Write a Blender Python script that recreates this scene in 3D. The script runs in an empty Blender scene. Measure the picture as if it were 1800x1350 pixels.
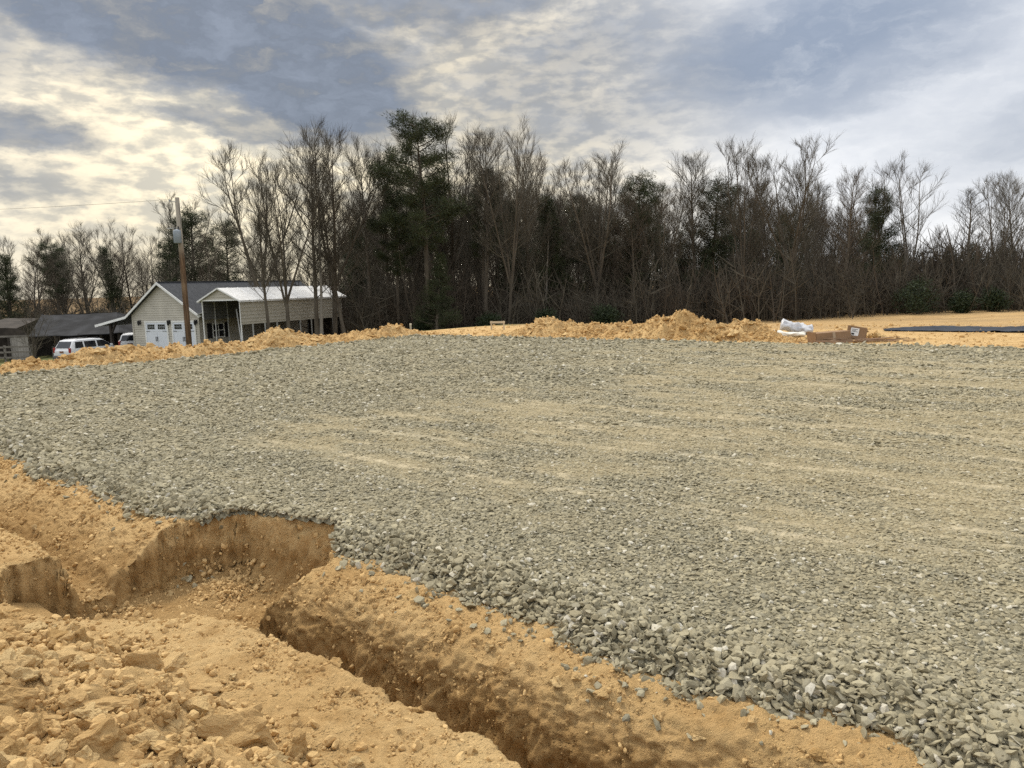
import bpy, bmesh, math, random
import numpy as np
from mathutils import Vector, Matrix, Euler
R = math.radians
rng = np.random.default_rng(7)
random.seed(7)
SC = bpy.context.scene
COL = SC.collection

# ------------------------------------------------------------------ camera
FPX, PITCH, ROLL, HC = 1360.0, R(7.3), 0.03, 2.0
cam_d = bpy.data.cameras.new('camera')
cam_d.sensor_width = 36.0
cam_d.lens = 36.0 * FPX / 1800.0
cam_d.clip_start = 0.05
cam_d.clip_end = 6000
cam = bpy.data.objects.new('camera', cam_d)
COL.objects.link(cam)
_dn = Vector((0, -math.sin(PITCH), -math.cos(PITCH)))
_fw = Vector((0, math.cos(PITCH), -math.sin(PITCH)))
_ex = Vector((1, 0, 0))
_cr, _sr = math.cos(ROLL), math.sin(ROLL)
_r = _ex * _cr + _dn * _sr
_u = _ex * _sr - _dn * _cr
cam.matrix_world = Matrix(((_r.x, _u.x, -_fw.x, 0), (_r.y, _u.y, -_fw.y, 0), (_r.z, _u.z, -_fw.z, HC), (0, 0, 0, 1)))
SC.camera = cam


def ray(x, y):
    dx, dy = x - 900.0, y - 675.0
    X = _cr * dx - _sr * dy
    Y = _sr * dx + _cr * dy
    return np.array([X, FPX * math.cos(PITCH) - Y * math.sin(PITCH), -FPX * math.sin(PITCH) - Y * math.cos(PITCH)]) / FPX


def at(x, y, depth):
    d = ray(x, y)
    return d * (depth / d[1]) + np.array([0, 0, HC])


def on_ground(x, y, z=0.0):
    d = ray(x, y)
    return d * ((z - HC) / d[2]) + np.array([0, 0, HC])


# ------------------------------------------------------------------ node helper
class NT:
    def __init__(self, tree):
        self.t = tree
        self.n = tree.nodes
        self.n.clear()

    def node(self, typ, props=None, **ins):
        nd = self.n.new(typ)
        for k, v in (props or {}).items():
            setattr(nd, k, v)
        for k, v in ins.items():
            self.put(nd, k, v)
        return nd

    def put(self, nd, k, v):
        if k.startswith('i') and k[1:].isdigit():
            s = nd.inputs[int(k[1:])]
        else:
            s = nd.inputs[k.replace('_', ' ')]
        if isinstance(v, bpy.types.NodeSocket):
            self.t.links.new(v, s)
        elif isinstance(v, bpy.types.Node):
            self.t.links.new(v.outputs[0], s)
        else:
            if isinstance(v, (tuple, list)) and len(v) == 3 and s.type == 'RGBA':
                v = (*v, 1)
            s.default_value = v

    def math(self, op, a, b=0.0, c=0.0, clamp=False):
        nd = self.n.new('ShaderNodeMath')
        nd.operation = op
        nd.use_clamp = clamp
        for i, v in enumerate((a, b, c)):
            self.put(nd, 'i%d' % i, v)
        return nd.outputs[0]

    def vmath(self, op, a, b=(0, 0, 0)):
        nd = self.n.new('ShaderNodeVectorMath')
        nd.operation = op
        self.put(nd, 'i0', a)
        self.put(nd, 'i1', b)
        return nd.outputs[0]

    def mix(self, f, a, b, mode='MIX'):
        nd = self.n.new('ShaderNodeMix')
        nd.data_type = 'RGBA'
        nd.blend_type = mode
        self.put(nd, 'i0', f)
        self.put(nd, 'i6', a)
        self.put(nd, 'i7', b)
        return nd.outputs[2]

    def noise(self, vec, scale, detail=4.0, rough=0.55, dist=0.0, col=False):
        nd = self.node('ShaderNodeTexNoise', None, Scale=scale, Detail=detail, Roughness=rough, Distortion=dist)
        if vec is not None:
            self.put(nd, 'Vector', vec)
        return nd.outputs[1 if col else 0]

    def ramp(self, f, a, b, lo=0.0, hi=1.0, smooth=True):
        nd = self.n.new('ShaderNodeMapRange')
        nd.interpolation_type = 'SMOOTHSTEP' if smooth else 'LINEAR'
        self.put(nd, 'i0', f)
        for i, v in enumerate((a, b, lo, hi)):
            self.put(nd, 'i%d' % (i + 1), v)
        return nd.outputs[0]


# ------------------------------------------------------------------ sky (world)
SUN_AZ, SUN_EL = R(-38), R(52)
world = bpy.data.worlds.new('World')
SC.world = world
world.use_nodes = True
W = NT(world.node_tree)
sky = W.node('ShaderNodeTexSky')
sky.sky_type = 'NISHITA'
sky.sun_disc = False
sky.sun_elevation = SUN_EL
sky.sun_rotation = SUN_AZ
dirv = W.vmath('NORMALIZE', W.node('ShaderNodeTexCoord').outputs['Generated'])
sep = W.node('ShaderNodeSeparateXYZ', None, i0=dirv)
sx, sy, sz = sep.outputs
el = W.math('ARCSINE', sz)
az = W.math('ARCTAN2', sx, sy)
zc = W.math('ADD', W.math('MAXIMUM', sz, 0.0), 0.10)
q = W.node('ShaderNodeCombineXYZ', None, X=W.math('DIVIDE', sx, zc), Y=W.math('DIVIDE', sy, zc), Z=0.0).outputs[0]
ae = W.node('ShaderNodeCombineXYZ', None, X=az, Y=el, Z=0.0).outputs[0]
wc = W.noise(W.vmath('MULTIPLY', ae, (1, 2.0, 1)), 8.0, 9, 0.66, col=True)
wv = W.vmath('MULTIPLY', W.vmath('SUBTRACT', wc, (.5, .5, .5)), (0.13, 0.065, 0))
aw = W.vmath('ADD', ae, wv)


def azel(px, py):
    d = ray(px, py)
    d = d / np.linalg.norm(d)
    return math.atan2(d[0], d[1]), math.asin(d[2])


# the clouds in view: centre (where the photo shows each), half sizes in radians, tilt, weight
CLOUDS = [(300, 20, .33, .085, -13, 1.0), (500, 105, .19, .080, -22, 1.0), (590, 160, .08, .045, -15, .85), (130, -20, .16, .05, -10, .8),
          (10, 215, .085, .026, -8, .8), (435, 218, .11, .020, -3, .75), (760, -25, .22, .055, 4, .85), (820, 25, .10, .05, 10, .8),
          (1000, 175, .22, .075, -4, .62), (1090, 70, .22, .055, 6, .75), (1430, 70, .27, .085, 8, 1.0), (1500, 130, .22, .055, 10, .85),
          (1250, 200, .16, .035, 4, .5), (1740, 340, .10, .028, 8, .28), (1790, 70, .26, .10, 0, .5), (1640, 190, .22, .05, 6, .42), (930, 250, .14, .024, 0, .5),
          (-180, 300, .16, .03, -4, .5), (2050, 160, .26, .06, 8, .7), (-350, 80, .2, .07, 10, .7)]
msum = None
for (px, py, a, b, t, wgt) in CLOUDS:
    a0, e0 = azel(px, py)
    mp = W.node('ShaderNodeMapping', {'vector_type': 'TEXTURE'}, Vector=aw, Location=(a0, e0, 0), Rotation=(0, 0, R(t)), Scale=(a, b, 1))
    ln = W.node('ShaderNodeVectorMath', {'operation': 'LENGTH'}, i0=mp.outputs[0]).outputs['Value']
    m = W.ramp(ln, 1.30, 0.62, 0.0, wgt) if px < 800 else W.ramp(ln, 1.55, 0.25, 0.0, wgt * .95)
    msum = m if msum is None else W.math('MAXIMUM', msum, m)
# general broken cloud further up and round the back, of the same kind
gen = W.ramp(W.noise(q, 0.55, 6, 0.55, 0.4), 0.44, 0.66, 0, .6)
gen = W.math('MULTIPLY', gen, W.ramp(el, R(19), R(32)))
msum = W.math('MAXIMUM', msum, gen)
wisp = W.noise(W.vmath('MULTIPLY', aw, (1, 2.2, 1)), 13, 6, 0.62)
msum = W.math('MULTIPLY', msum, W.ramp(wisp, 0.25, 0.60, 0.80, 1.08))
msum = W.math('MINIMUM', msum, 1.0)
# warmth towards the hidden sun
sd = (math.sin(R(-15)) * math.cos(R(9)), math.cos(R(-15)) * math.cos(R(9)), math.sin(R(9)))
dt = W.node('ShaderNodeVectorMath', {'operation': 'DOT_PRODUCT'}, i0=dirv, i1=sd).outputs['Value']
warm = W.ramp(dt, 0.80, 0.985)
base = W.mix(warm, (0.70, 0.705, 0.715), (0.66, 0.588, 0.448))
glow = W.ramp(dt, 0.972, 1.0)
base = W.mix(glow, base, (0.76, 0.675, 0.50))
# small cloudlets (mackerel sky) in the bright part
lets = W.math('ADD', W.math('MULTIPLY', W.noise(W.vmath('MULTIPLY', W.vmath('ADD', ae, W.vmath('MULTIPLY', wv, (.25, .25, 0))), (1.0, 2.5, 1)), 30.0, 4, 0.55), .68), W.math('MULTIPLY', W.noise(W.vmath('MULTIPLY', ae, (1.0, 2.2, 1)), 9.0, 3, 0.5), .32))
lets = W.ramp(lets, 0.40, 0.60)
lamt = W.math('MULTIPLY', W.ramp(warm, 0.1, 0.9, 0.12, 1.0), W.ramp(el, R(2), R(6), 0.35, 1.0))
lowcol = W.mix(1.0, base, (0.64, 0.67, 0.74), 'MULTIPLY')
hicol = W.mix(1.0, base, (1.16, 1.14, 1.10), 'MULTIPLY')
base = W.mix(W.math('MULTIPLY', lamt, 1.0), base, W.mix(lets, lowcol, hicol))
dark = W.mix(warm, (0.195, 0.235, 0.305), (0.122, 0.140, 0.172))
dark = W.mix(W.ramp(wisp, 0.35, 0.75, 0.0, 0.45), dark, (0.27, 0.305, 0.37))
cloud = W.mix(msum, base, dark)
cie = W.math('ADD', 0.92, W.math('MULTIPLY', W.math('MAXIMUM', sz, 0.0), 0.5))
cloud = W.mix(1.0, cloud, W.node('ShaderNodeCombineXYZ', None, X=cie, Y=cie, Z=cie).outputs[0], 'MULTIPLY')
cloud = W.mix(1.0, cloud, (10.0, 10.0, 10.0), 'MULTIPLY')
final = W.mix(0.96, sky.outputs[0], cloud)
bg = W.node('ShaderNodeBackground', None, Color=final, Strength=0.1)
W.node('ShaderNodeOutputWorld', None, Surface=bg.outputs[0])

# ------------------------------------------------------------------ sun and exposure
sun_d = bpy.data.lights.new('sun', 'SUN')
sun_d.energy = 2.0
sun_d.angle = R(12)
sun_d.color = (1.0, 0.93, 0.80)
sun = bpy.data.objects.new('sun', sun_d)
COL.objects.link(sun)
sun.location = (0, 0, 40)
sv = Vector((math.sin(SUN_AZ) * math.cos(SUN_EL), math.cos(SUN_AZ) * math.cos(SUN_EL), math.sin(SUN_EL)))
sun.rotation_euler = sv.to_track_quat('Z', 'Y').to_euler()
SC.view_settings.view_transform = 'Standard'
SC.view_settings.look = 'None'
SC.view_settings.exposure = 0.60
SC.view_settings.gamma = 1.0
SC.cycles.max_bounces = 6
SC.cycles.diffuse_bounces = 3
SC.cycles.use_denoising = False
SC.cycles.sample_clamp_indirect = 3.0
world.cycles.sampling_method = 'MANUAL'
world.cycles.sample_map_resolution = 512


# ------------------------------------------------------------------ numpy noise
def _hash(ix, iy, iz, seed):
    h = (ix * 374761393 + iy * 668265263 + iz * 2147483647 + seed * 974634777) & 0xFFFFFFFF
    h = ((h ^ (h >> 13)) * 1274126177) & 0xFFFFFFFF
    h = ((h ^ (h >> 16)) * 2246822519) & 0xFFFFFFFF
    return ((h ^ (h >> 15)) & 0xFFFFFF) / float(0xFFFFFF)


def vnoise(p, seed=0):
    p = np.asarray(p, float)
    i = np.floor(p).astype(np.int64)
    f = p - i
    f = f * f * f * (f * (f * 6 - 15) + 10)
    x, y, z = i[..., 0], i[..., 1], i[..., 2]
    fx, fy, fz = f[..., 0], f[..., 1], f[..., 2]
    out = 0
    for a in (0, 1):
        wx = fx if a else 1 - fx
        for b in (0, 1):
            wy = fy if b else 1 - fy
            for c in (0, 1):
                wz = fz if c else 1 - fz
                out = out + wx * wy * wz * _hash(x + a, y + b, z + c, seed)
    return out * 2 - 1


def fbm(p, octv=4, seed=0, gain=0.5, lac=2.03):
    p = np.asarray(p, float)
    s, a = 0, 1.0
    for k in range(octv):
        s = s + a * vnoise(p * (lac ** k) + 17.3 * k, seed + k)
        a *= gain
    return s


def sstep(a, b, x):
    t = np.clip((np.asarray(x, float) - a) / (b - a), 0, 1)
    return t * t * (3 - 2 * t)


# ------------------------------------------------------------------ object helpers
def tag(o, label=None, cat=None, group=None, kind=None):
    if label: o['label'] = label
    if cat: o['category'] = cat
    if group: o['group'] = group
    if kind: o['kind'] = kind
    return o


def empty(name, loc=(0, 0, 0), rz=0.0):
    o = bpy.data.objects.new(name, None)
    o.empty_display_size = 0.2
    COL.objects.link(o)
    o.location = loc
    o.rotation_euler = (0, 0, rz)
    return o


def link(name, me, parent=None, mat=None):
    o = bpy.data.objects.new(name, me)
    COL.objects.link(o)
    if mat is not None and len(me.materials) == 0:
        me.materials.append(mat)
    if parent is not None:
        o.parent = parent
    return o


def mesh_np(name, V, F, smooth=False):
    """V (n,3); F (m,k) array of equal faces"""
    V = np.ascontiguousarray(V, np.float32)
    F = np.ascontiguousarray(F, np.int32)
    me = bpy.data.meshes.new(name)
    me.vertices.add(len(V))
    me.vertices.foreach_set('co', V.ravel())
    k = F.shape[1]
    me.loops.add(F.size)
    me.loops.foreach_set('vertex_index', F.ravel())
    me.polygons.add(len(F))
    me.polygons.foreach_set('loop_start', np.arange(0, F.size, k, dtype=np.int32))
    me.polygons.foreach_set('use_smooth', np.full(len(F), smooth, dtype=bool))
    me.update(calc_edges=True)
    me.validate()
    return me


def grid_faces(nu, nv):
    i = np.arange(nu * nv).reshape(nu, nv)
    return np.stack([i[:-1, :-1], i[1:, :-1], i[1:, 1:], i[:-1, 1:]], -1).reshape(-1, 4)


class MB:
    def __init__(self):
        self.v, self.f = [], []

    def poly(self, pts):
        n = len(self.v)
        self.v += [tuple(p) for p in pts]
        self.f.append(tuple(range(n, n + len(pts))))
        return self

    def hexa(self, p):
        """8 corners: bottom 0-3, top 4-7"""
        n = len(self.v)
        self.v += [tuple(a) for a in p]
        for f in ((3, 2, 1, 0), (4, 5, 6, 7), (0, 1, 5, 4), (1, 2, 6, 5), (2, 3, 7, 6), (3, 0, 4, 7)):
            self.f.append(tuple(n + a for a in f))
        return self

    def box(self, x0, x1, y0, y1, z0, z1):
        return self.hexa([(x0, y0, z0), (x1, y0, z0), (x1, y1, z0), (x0, y1, z0), (x0, y0, z1), (x1, y0, z1), (x1, y1, z1), (x0, y1, z1)])

    def beam(self, a, b, w, h=None, up=(0, 0, 1)):
        h = h or w
        a, b = Vector(a), Vector(b)
        d = (b - a).normalized()
        s = d.cross(Vector(up))
        if s.length < 1e-4: s = d.cross(Vector((1, 0, 0)))
        s.normalize()
        t = s.cross(d).normalized()
        s, t = s * w / 2, t * h / 2
        return self.hexa([a - s - t, a + s - t, a + s + t, a - s + t, b - s - t, b + s - t, b + s + t, b - s + t])

    def tube(self, pts, rad, sides=8, cap=True):
        pts = [Vector(p) for p in pts]
        if not hasattr(rad, '__len__'): rad = [rad] * len(pts)
        n0 = len(self.v)
        for i, p in enumerate(pts):
            d = (pts[min(i + 1, len(pts) - 1)] - pts[max(i - 1, 0)]).normalized()
            s = d.cross(Vector((0, 0, 1)))
            if s.length < 1e-3: s = d.cross(Vector((0, 1, 0)))
            s.normalize()
            t = s.cross(d)
            for k in range(sides):
                an = 2 * math.pi * k / sides
                self.v.append(tuple(p + (s * math.cos(an) + t * math.sin(an)) * rad[i]))
        for i in range(len(pts) - 1):
            for k in range(sides):
                a, b = n0 + i * sides + k, n0 + i * sides + (k + 1) % sides
                self.f.append((a, b, b + sides, a + sides))
        if cap:
            self.f.append(tuple(n0 + k for k in reversed(range(sides))))
            self.f.append(tuple(n0 + (len(pts) - 1) * sides + k for k in range(sides)))
        return self

    def mesh(self, name, smooth=False):
        me = bpy.data.meshes.new(name)
        me.from_pydata(self.v, [], self.f)
        bm = bmesh.new()
        bm.from_mesh(me)
        bmesh.ops.recalc_face_normals(bm, faces=bm.faces)
        bm.to_mesh(me)
        bm.free()
        if smooth:
            me.polygons.foreach_set('use_smooth', [True] * len(me.polygons))
        me.update()
        return me

    def build(self, name, mat, parent=None, smooth=False, bevel=0.0):
        o = link(name, self.mesh(name, smooth), parent, mat)
        if bevel:
            m = o.modifiers.new('bevel', 'BEVEL')
            m.width = bevel
            m.segments = 2
            m.limit_method = 'ANGLE'
        return o


def copy_tree(o, parent=None):
    c = o.copy()
    COL.objects.link(c)
    c.parent = parent
    for ch in list(o.children):
        copy_tree(ch, c)
    return c


# ------------------------------------------------------------------ materials
def new_mat(name):
    m = bpy.data.materials.new(name)
    m.use_nodes = True
    n = NT(m.node_tree)
    return m, n


def finish(n, color, rough=0.8, bump=None, bstr=0.4, bdist=0.02, spec=0.3, metal=0.0, **kw):
    b = n.node('ShaderNodeBsdfPrincipled', None, Base_Color=color, Roughness=rough, Metallic=metal)
    b.inputs['Specular IOR Level'].default_value = spec
    for k, v in kw.items():
        n.put(b, k, v)
    if bump is not None:
        bp = n.node('ShaderNodeBump', None, Strength=bstr, Distance=bdist, Height=bump)
        n.put(b, 'Normal', bp.outputs[0])
    n.node('ShaderNodeOutputMaterial', None, Surface=b.outputs[0])
    return b


def simple_mat(name, col, rough=0.7, var=0.15, scale=3.0, spec=0.3, metal=0.0, bump=0.0, bscale=40.0, wear=None):
    m, n = new_mat(name)
    co = n.node('ShaderNodeTexCoord').outputs['Object']
    f = n.noise(co, scale, 5, 0.6)
    lo = tuple(c * (1 - var) for c in col)
    hi = tuple(min(1, c * (1 + var)) for c in col)
    c = n.mix(n.ramp(f, .3, .7), lo, hi)
    if wear:
        c = n.mix(n.ramp(n.noise(co, scale * 2.7, 6, 0.7), .52, .72, 0, .8), c, wear)
    finish(n, c, rough, n.noise(co, bscale, 4) if bump else None, bump, 0.01, spec, metal)
    return m


M = {}
A_DRY, A_MID, A_DEEP = (0.63, 0.438, 0.212), (0.53, 0.343, 0.150), (0.39, 0.232, 0.090)


def dirt_color(n, co):
    f1 = n.noise(co, 0.55, 6, 0.6)
    f2 = n.noise(co, 3.2, 7, 0.65)
    f3 = n.noise(co, 38.0, 4, 0.7)
    c = n.mix(n.ramp(f1, .33, .67), A_MID, A_DRY)
    c = n.mix(n.ramp(f2, .48, .72, 0, .8), c, A_DEEP)
    c = n.mix(n.ramp(f2, .46, .25, 0, .55), c, (0.63, 0.45, 0.21))
    c = n.mix(n.ramp(f3, .35, .7, 0, .35), c, (0.36, 0.235, 0.095))
    return c, f2, f3


m, n = new_mat('ochre_dirt')
geo = n.node('ShaderNodeNewGeometry')
co = geo.outputs['Position']
c, f2, f3 = dirt_color(n, co)
zone = n.node('ShaderNodeAttribute', {'attribute_name': 'zone'})
zs = n.node('ShaderNodeSeparateColor', None, Color=zone.outputs['Color'])
g2 = n.noise(co, 1.6, 6, 0.65)
grass = n.mix(n.ramp(g2, .35, .65), (0.055, 0.075, 0.022), (0.15, 0.135, 0.055))
litter = n.mix(n.ramp(n.noise(co, 2.5, 6, 0.7), .35, .65), (0.045, 0.03, 0.018), (0.11, 0.075, 0.045))
c = n.mix(n.ramp(n.math('ADD', zs.outputs[0], n.math('MULTIPLY', n.math('SUBTRACT', g2, .5), 1.1)), .35, .65), c, grass)
c = n.mix(zs.outputs[1], c, litter)
# tracked field: darker broken streaks
stk = n.noise(n.vmath('MULTIPLY', co, (0.12, 1.1, 1)), 1.4, 6, 0.65)
c = n.mix(n.math('MULTIPLY', n.ramp(stk, .38, .62, .18, .85), zs.outputs[2]), c, (0.33, 0.225, 0.115))
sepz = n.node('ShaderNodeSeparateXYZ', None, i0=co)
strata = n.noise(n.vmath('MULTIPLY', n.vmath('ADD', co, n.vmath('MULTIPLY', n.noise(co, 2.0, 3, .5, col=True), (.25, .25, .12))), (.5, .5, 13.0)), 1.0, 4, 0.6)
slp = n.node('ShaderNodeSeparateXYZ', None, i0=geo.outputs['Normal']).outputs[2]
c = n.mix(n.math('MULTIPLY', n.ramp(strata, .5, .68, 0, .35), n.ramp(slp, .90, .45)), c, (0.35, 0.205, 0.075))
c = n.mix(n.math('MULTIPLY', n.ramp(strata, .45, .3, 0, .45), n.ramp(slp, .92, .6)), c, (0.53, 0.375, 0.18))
# darker orange-brown mixed in below an uneven depth
noisy_z = n.math('ADD', sepz.outputs[2], n.math('MULTIPLY', n.math('SUBTRACT', n.noise(co, 3.0, 5, .65), .5), .16))
sub = n.math('MULTIPLY', n.ramp(noisy_z, -.22, -.40, 0, .6), n.math('SUBTRACT', 1.0, n.math('MAXIMUM', zs.outputs[2], zs.outputs[0], clamp=True)))
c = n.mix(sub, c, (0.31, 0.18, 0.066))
bh = n.math('ADD', n.math('MULTIPLY', n.noise(co, 20, 8, 0.72), 1.0), n.math('MULTIPLY', n.noise(co, 130, 3, 0.7), 0.40))
pv = n.node('ShaderNodeTexVoronoi', {'feature': 'F1'}, Vector=n.vmath('ADD', co, n.vmath('MULTIPLY', n.noise(co, 30, 2, .5, col=True), (.03, .03, .03))), Scale=48.0)
bh = n.math('ADD', bh, n.math('MULTIPLY', n.ramp(pv.outputs['Distance'], .45, .05), n.ramp(n.noise(co, 4.0, 4, .6), .42, .62, 0, .5)))
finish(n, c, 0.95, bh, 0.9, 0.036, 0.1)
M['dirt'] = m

m, n = new_mat('clod_dirt')
oi = n.node('ShaderNodeObjectInfo')
tc = n.node('ShaderNodeTexCoord').outputs['Object']
geo = n.node('ShaderNodeNewGeometry')
c, f2, f3 = dirt_color(n, geo.outputs['Position'])
rv = oi.outputs['Random']
c = n.mix(n.ramp(rv, 0.45, 1.0, 0, .75), c, (0.63, 0.465, 0.235))
c = n.mix(n.ramp(rv, 0.36, 0.0, 0, .65), c, (0.38, 0.23, 0.085))
bh = n.math('ADD', n.noise(geo.outputs['Position'], 20, 7, 0.72), n.math('MULTIPLY', n.noise(geo.outputs['Position'], 120, 3, 0.7), .4))
finish(n, c, 0.95, bh, 0.9, 0.03, 0.1)
M['clod'] = m

m, n = new_mat('crumb_dirt')
oi = n.node('ShaderNodeObjectInfo')
geo = n.node('ShaderNodeNewGeometry')
c, f2, f3 = dirt_color(n, geo.outputs['Position'])
c = n.mix(n.math('MULTIPLY', oi.outputs['Random'], .45), c, (0.62, 0.44, 0.21))
finish(n, c, 0.95, n.noise(geo.outputs['Position'], 90, 3, .7), .7, .012, spec=0.1)
M['crumb'] = m

m, n = new_mat('gravel_stone')
oi = n.node('ShaderNodeObjectInfo')
rv = oi.outputs['Random']
tint = n.node('ShaderNodeAttribute', {'attribute_name': 'tint', 'attribute_type': 'INSTANCER'}).outputs['Fac']
tc = n.node('ShaderNodeTexCoord').outputs['Object']
c = n.mix(rv, (0.170, 0.154, 0.102), (0.425, 0.383, 0.262))
c = n.mix(n.ramp(n.math('FRACT', n.math('MULTIPLY', rv, 7.31)), .75, 1.0, 0, .5), c, (0.25, 0.24, 0.195))
c = n.mix(n.ramp(n.math('FRACT', n.math('MULTIPLY', rv, 13.7)), .93, .96), c, (0.60, 0.57, 0.48))
c = n.mix(n.ramp(n.noise(tc, 2.2, 5, 0.7), .4, .75, 0, .5), c, (0.22, 0.20, 0.145))
c = n.mix(n.math('MULTIPLY', tint, n.ramp(n.noise(tc, 3.0, 4, 0.7), .25, .7, .45, 1.0)), c, (0.40, 0.335, 0.200))
finish(n, c, 0.85, n.noise(tc, 9, 5, 0.7), 0.35, 0.05, 0.25)
M['stone'] = m

m, n = new_mat('gravel_fines')
geo = n.node('ShaderNodeNewGeometry')
co = geo.outputs['Position']
zone = n.node('ShaderNodeAttribute', {'attribute_name': 'zone'})
zs = n.node('ShaderNodeSeparateColor', None, Color=zone.outputs['Color'])
v1 = n.node('ShaderNodeTexVoronoi', {'feature': 'F1'}, Vector=co, Scale=26.0)
v2 = n.node('ShaderNodeTexVoronoi', {'feature': 'F1'}, Vector=co, Scale=55.0)
vs = n.node('ShaderNodeSeparateColor', None, Color=v1.outputs['Color'])
vs2 = n.node('ShaderNodeSeparateColor', None, Color=v2.outputs['Color'])
grey = n.mix(vs.outputs[0], (0.150, 0.135, 0.088), (0.37, 0.34, 0.24))
grey = n.mix(n.ramp(vs2.outputs[1], .3, .9, 0, .6), grey, (0.26, 0.24, 0.175))
tan = n.mix(vs2.outputs[0], (0.22, 0.18, 0.105), (0.41, 0.345, 0.21))
fn = n.noise(co, 5.5, 6, 0.7)
dust = n.math('ADD', zs.outputs[0], n.math('MULTIPLY', n.math('SUBTRACT', fn, .5), 1.3))
c = n.mix(n.ramp(dust, .2, .85), grey, tan)
c = n.mix(n.math('MULTIPLY', zs.outputs[1], n.ramp(fn, .3, .6, .2, 1.0)), c, (0.58, 0.50, 0.34))
bh = n.math('ADD', n.math('SUBTRACT', 1.0, v1.outputs['Distance']), n.math('MULTIPLY', n.noise(co, 60, 5, 0.7), 0.8))
finish(n, c, 0.92, bh, 0.9, 0.03, 0.15)
M['fines'] = m


def bark_mat(name, c0, c1):
    m, n = new_mat(name)
    geo = n.node('ShaderNodeNewGeometry')
    co = geo.outputs['Position']
    oi = n.node('ShaderNodeObjectInfo')
    f = n.noise(n.vmath('MULTIPLY', co, (1, 1, .25)), 3.0, 5, 0.65)
    c = n.mix(n.ramp(f, .3, .7), c0, c1)
    c = n.mix(n.math('MULTIPLY', oi.outputs['Random'], .55), c, tuple(x * 1.35 for x in c1))
    finish(n, c, 0.9, n.noise(n.vmath('MULTIPLY', co, (1, 1, .2)), 12, 4), 0.5, 0.03, 0.15)
    return m


M['bark'] = bark_mat('tree_bark', (0.055, 0.045, 0.034), (0.115, 0.098, 0.075))
M['bark_pale'] = bark_mat('pale_bark', (0.10, 0.09, 0.075), (0.20, 0.18, 0.15))
M['twig'] = bark_mat('twig_bark', (0.050, 0.044, 0.034), (0.100, 0.088, 0.066))
M['twig_red'] = bark_mat('reddish_twig', (0.052, 0.042, 0.032), (0.098, 0.080, 0.060))
m, n = new_mat('pine_needles')
oi = n.node('ShaderNodeObjectInfo')
geo = n.node('ShaderNodeNewGeometry')
f = n.noise(geo.outputs['Position'], 1.1, 5, 0.65)
c = n.mix(n.ramp(f, .3, .7), (0.020, 0.030, 0.014), (0.058, 0.072, 0.030))
c = n.mix(n.math('MULTIPLY', n.ramp(geo.outputs['Random Per Island'], .6, 1.0), .5), c, (0.085, 0.082, 0.036))
finish(n, c, 0.7, None, spec=0.2)
M['needles'] = m
m, n = new_mat('shrub_leaves')
geo = n.node('ShaderNodeNewGeometry')
c = n.mix(geo.outputs['Random Per Island'], (0.014, 0.024, 0.010), (0.036, 0.052, 0.020))
finish(n, c, 0.6, None, spec=0.25)
M['leaves'] = m

# ------------------------------------------------------------------ the pad's own frame: U along its near edge, V into the pad
O2 = np.array([-1.41235187, 5.82271093])
U2 = np.array([0.77, -0.64]); U2 /= np.linalg.norm(U2)
V2 = np.array([-U2[1], U2[0]])


def uv2xy(u, v):
    return O2[0] + U2[0] * u + V2[0] * v, O2[1] + U2[1] * u + V2[1] * v


def xy2uv(x, y):
    dx, dy = x - O2[0], y - O2[1]
    return dx * U2[0] + dy * U2[1], dx * V2[0] + dy * V2[1]


def poly_sd(u, v, P):
    """signed distance to polygon, positive inside"""
    P = np.asarray(P, float)
    d2 = np.full(u.shape, 1e9)
    ins = np.zeros(u.shape, bool)
    for i in range(len(P)):
        a, b = P[i], P[(i + 1) % len(P)]
        e = b - a
        wu, wv = u - a[0], v - a[1]
        t = np.clip((wu * e[0] + wv * e[1]) / (e @ e), 0, 1)
        d2 = np.minimum(d2, (wu - e[0] * t) ** 2 + (wv - e[1] * t) ** 2)
        cnd = (a[1] <= v) != (b[1] <= v)
        with np.errstate(divide='ignore', invalid='ignore'):
            xx = a[0] + (v - a[1]) * e[0] / (e[1] if e[1] != 0 else 1e-9)
        ins ^= cnd & (u < xx)
    return np.where(ins, 1, -1) * np.sqrt(d2)


PIT = [(-2.05, -.18), (-1.58, .26), (-.57, .50), (.03, -.02), (-.06, -.55), (.12, -1.02), (-.22, -1.62), (-.9, -1.86), (-1.6, -1.95), (-2.12, -1.62), (-2.02, -1.2), (-2.1, -.7)]
PAD_U0, PAD_V1 = -18.9, 19.9


def outer_z(x, y):
    z = -1.55 - 0.85 * sstep(-9, -21, x) - 0.45 * sstep(-27, -33, x) - 0.35 * sstep(-36, -46, x) + 0.6 * sstep(4, 34, x)
    left = sstep(-16, -32, x)
    z = z + left * 1.6 * sstep(84, 120, y) + 2.2 * sstep(110, 190, y)
    return z


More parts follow.
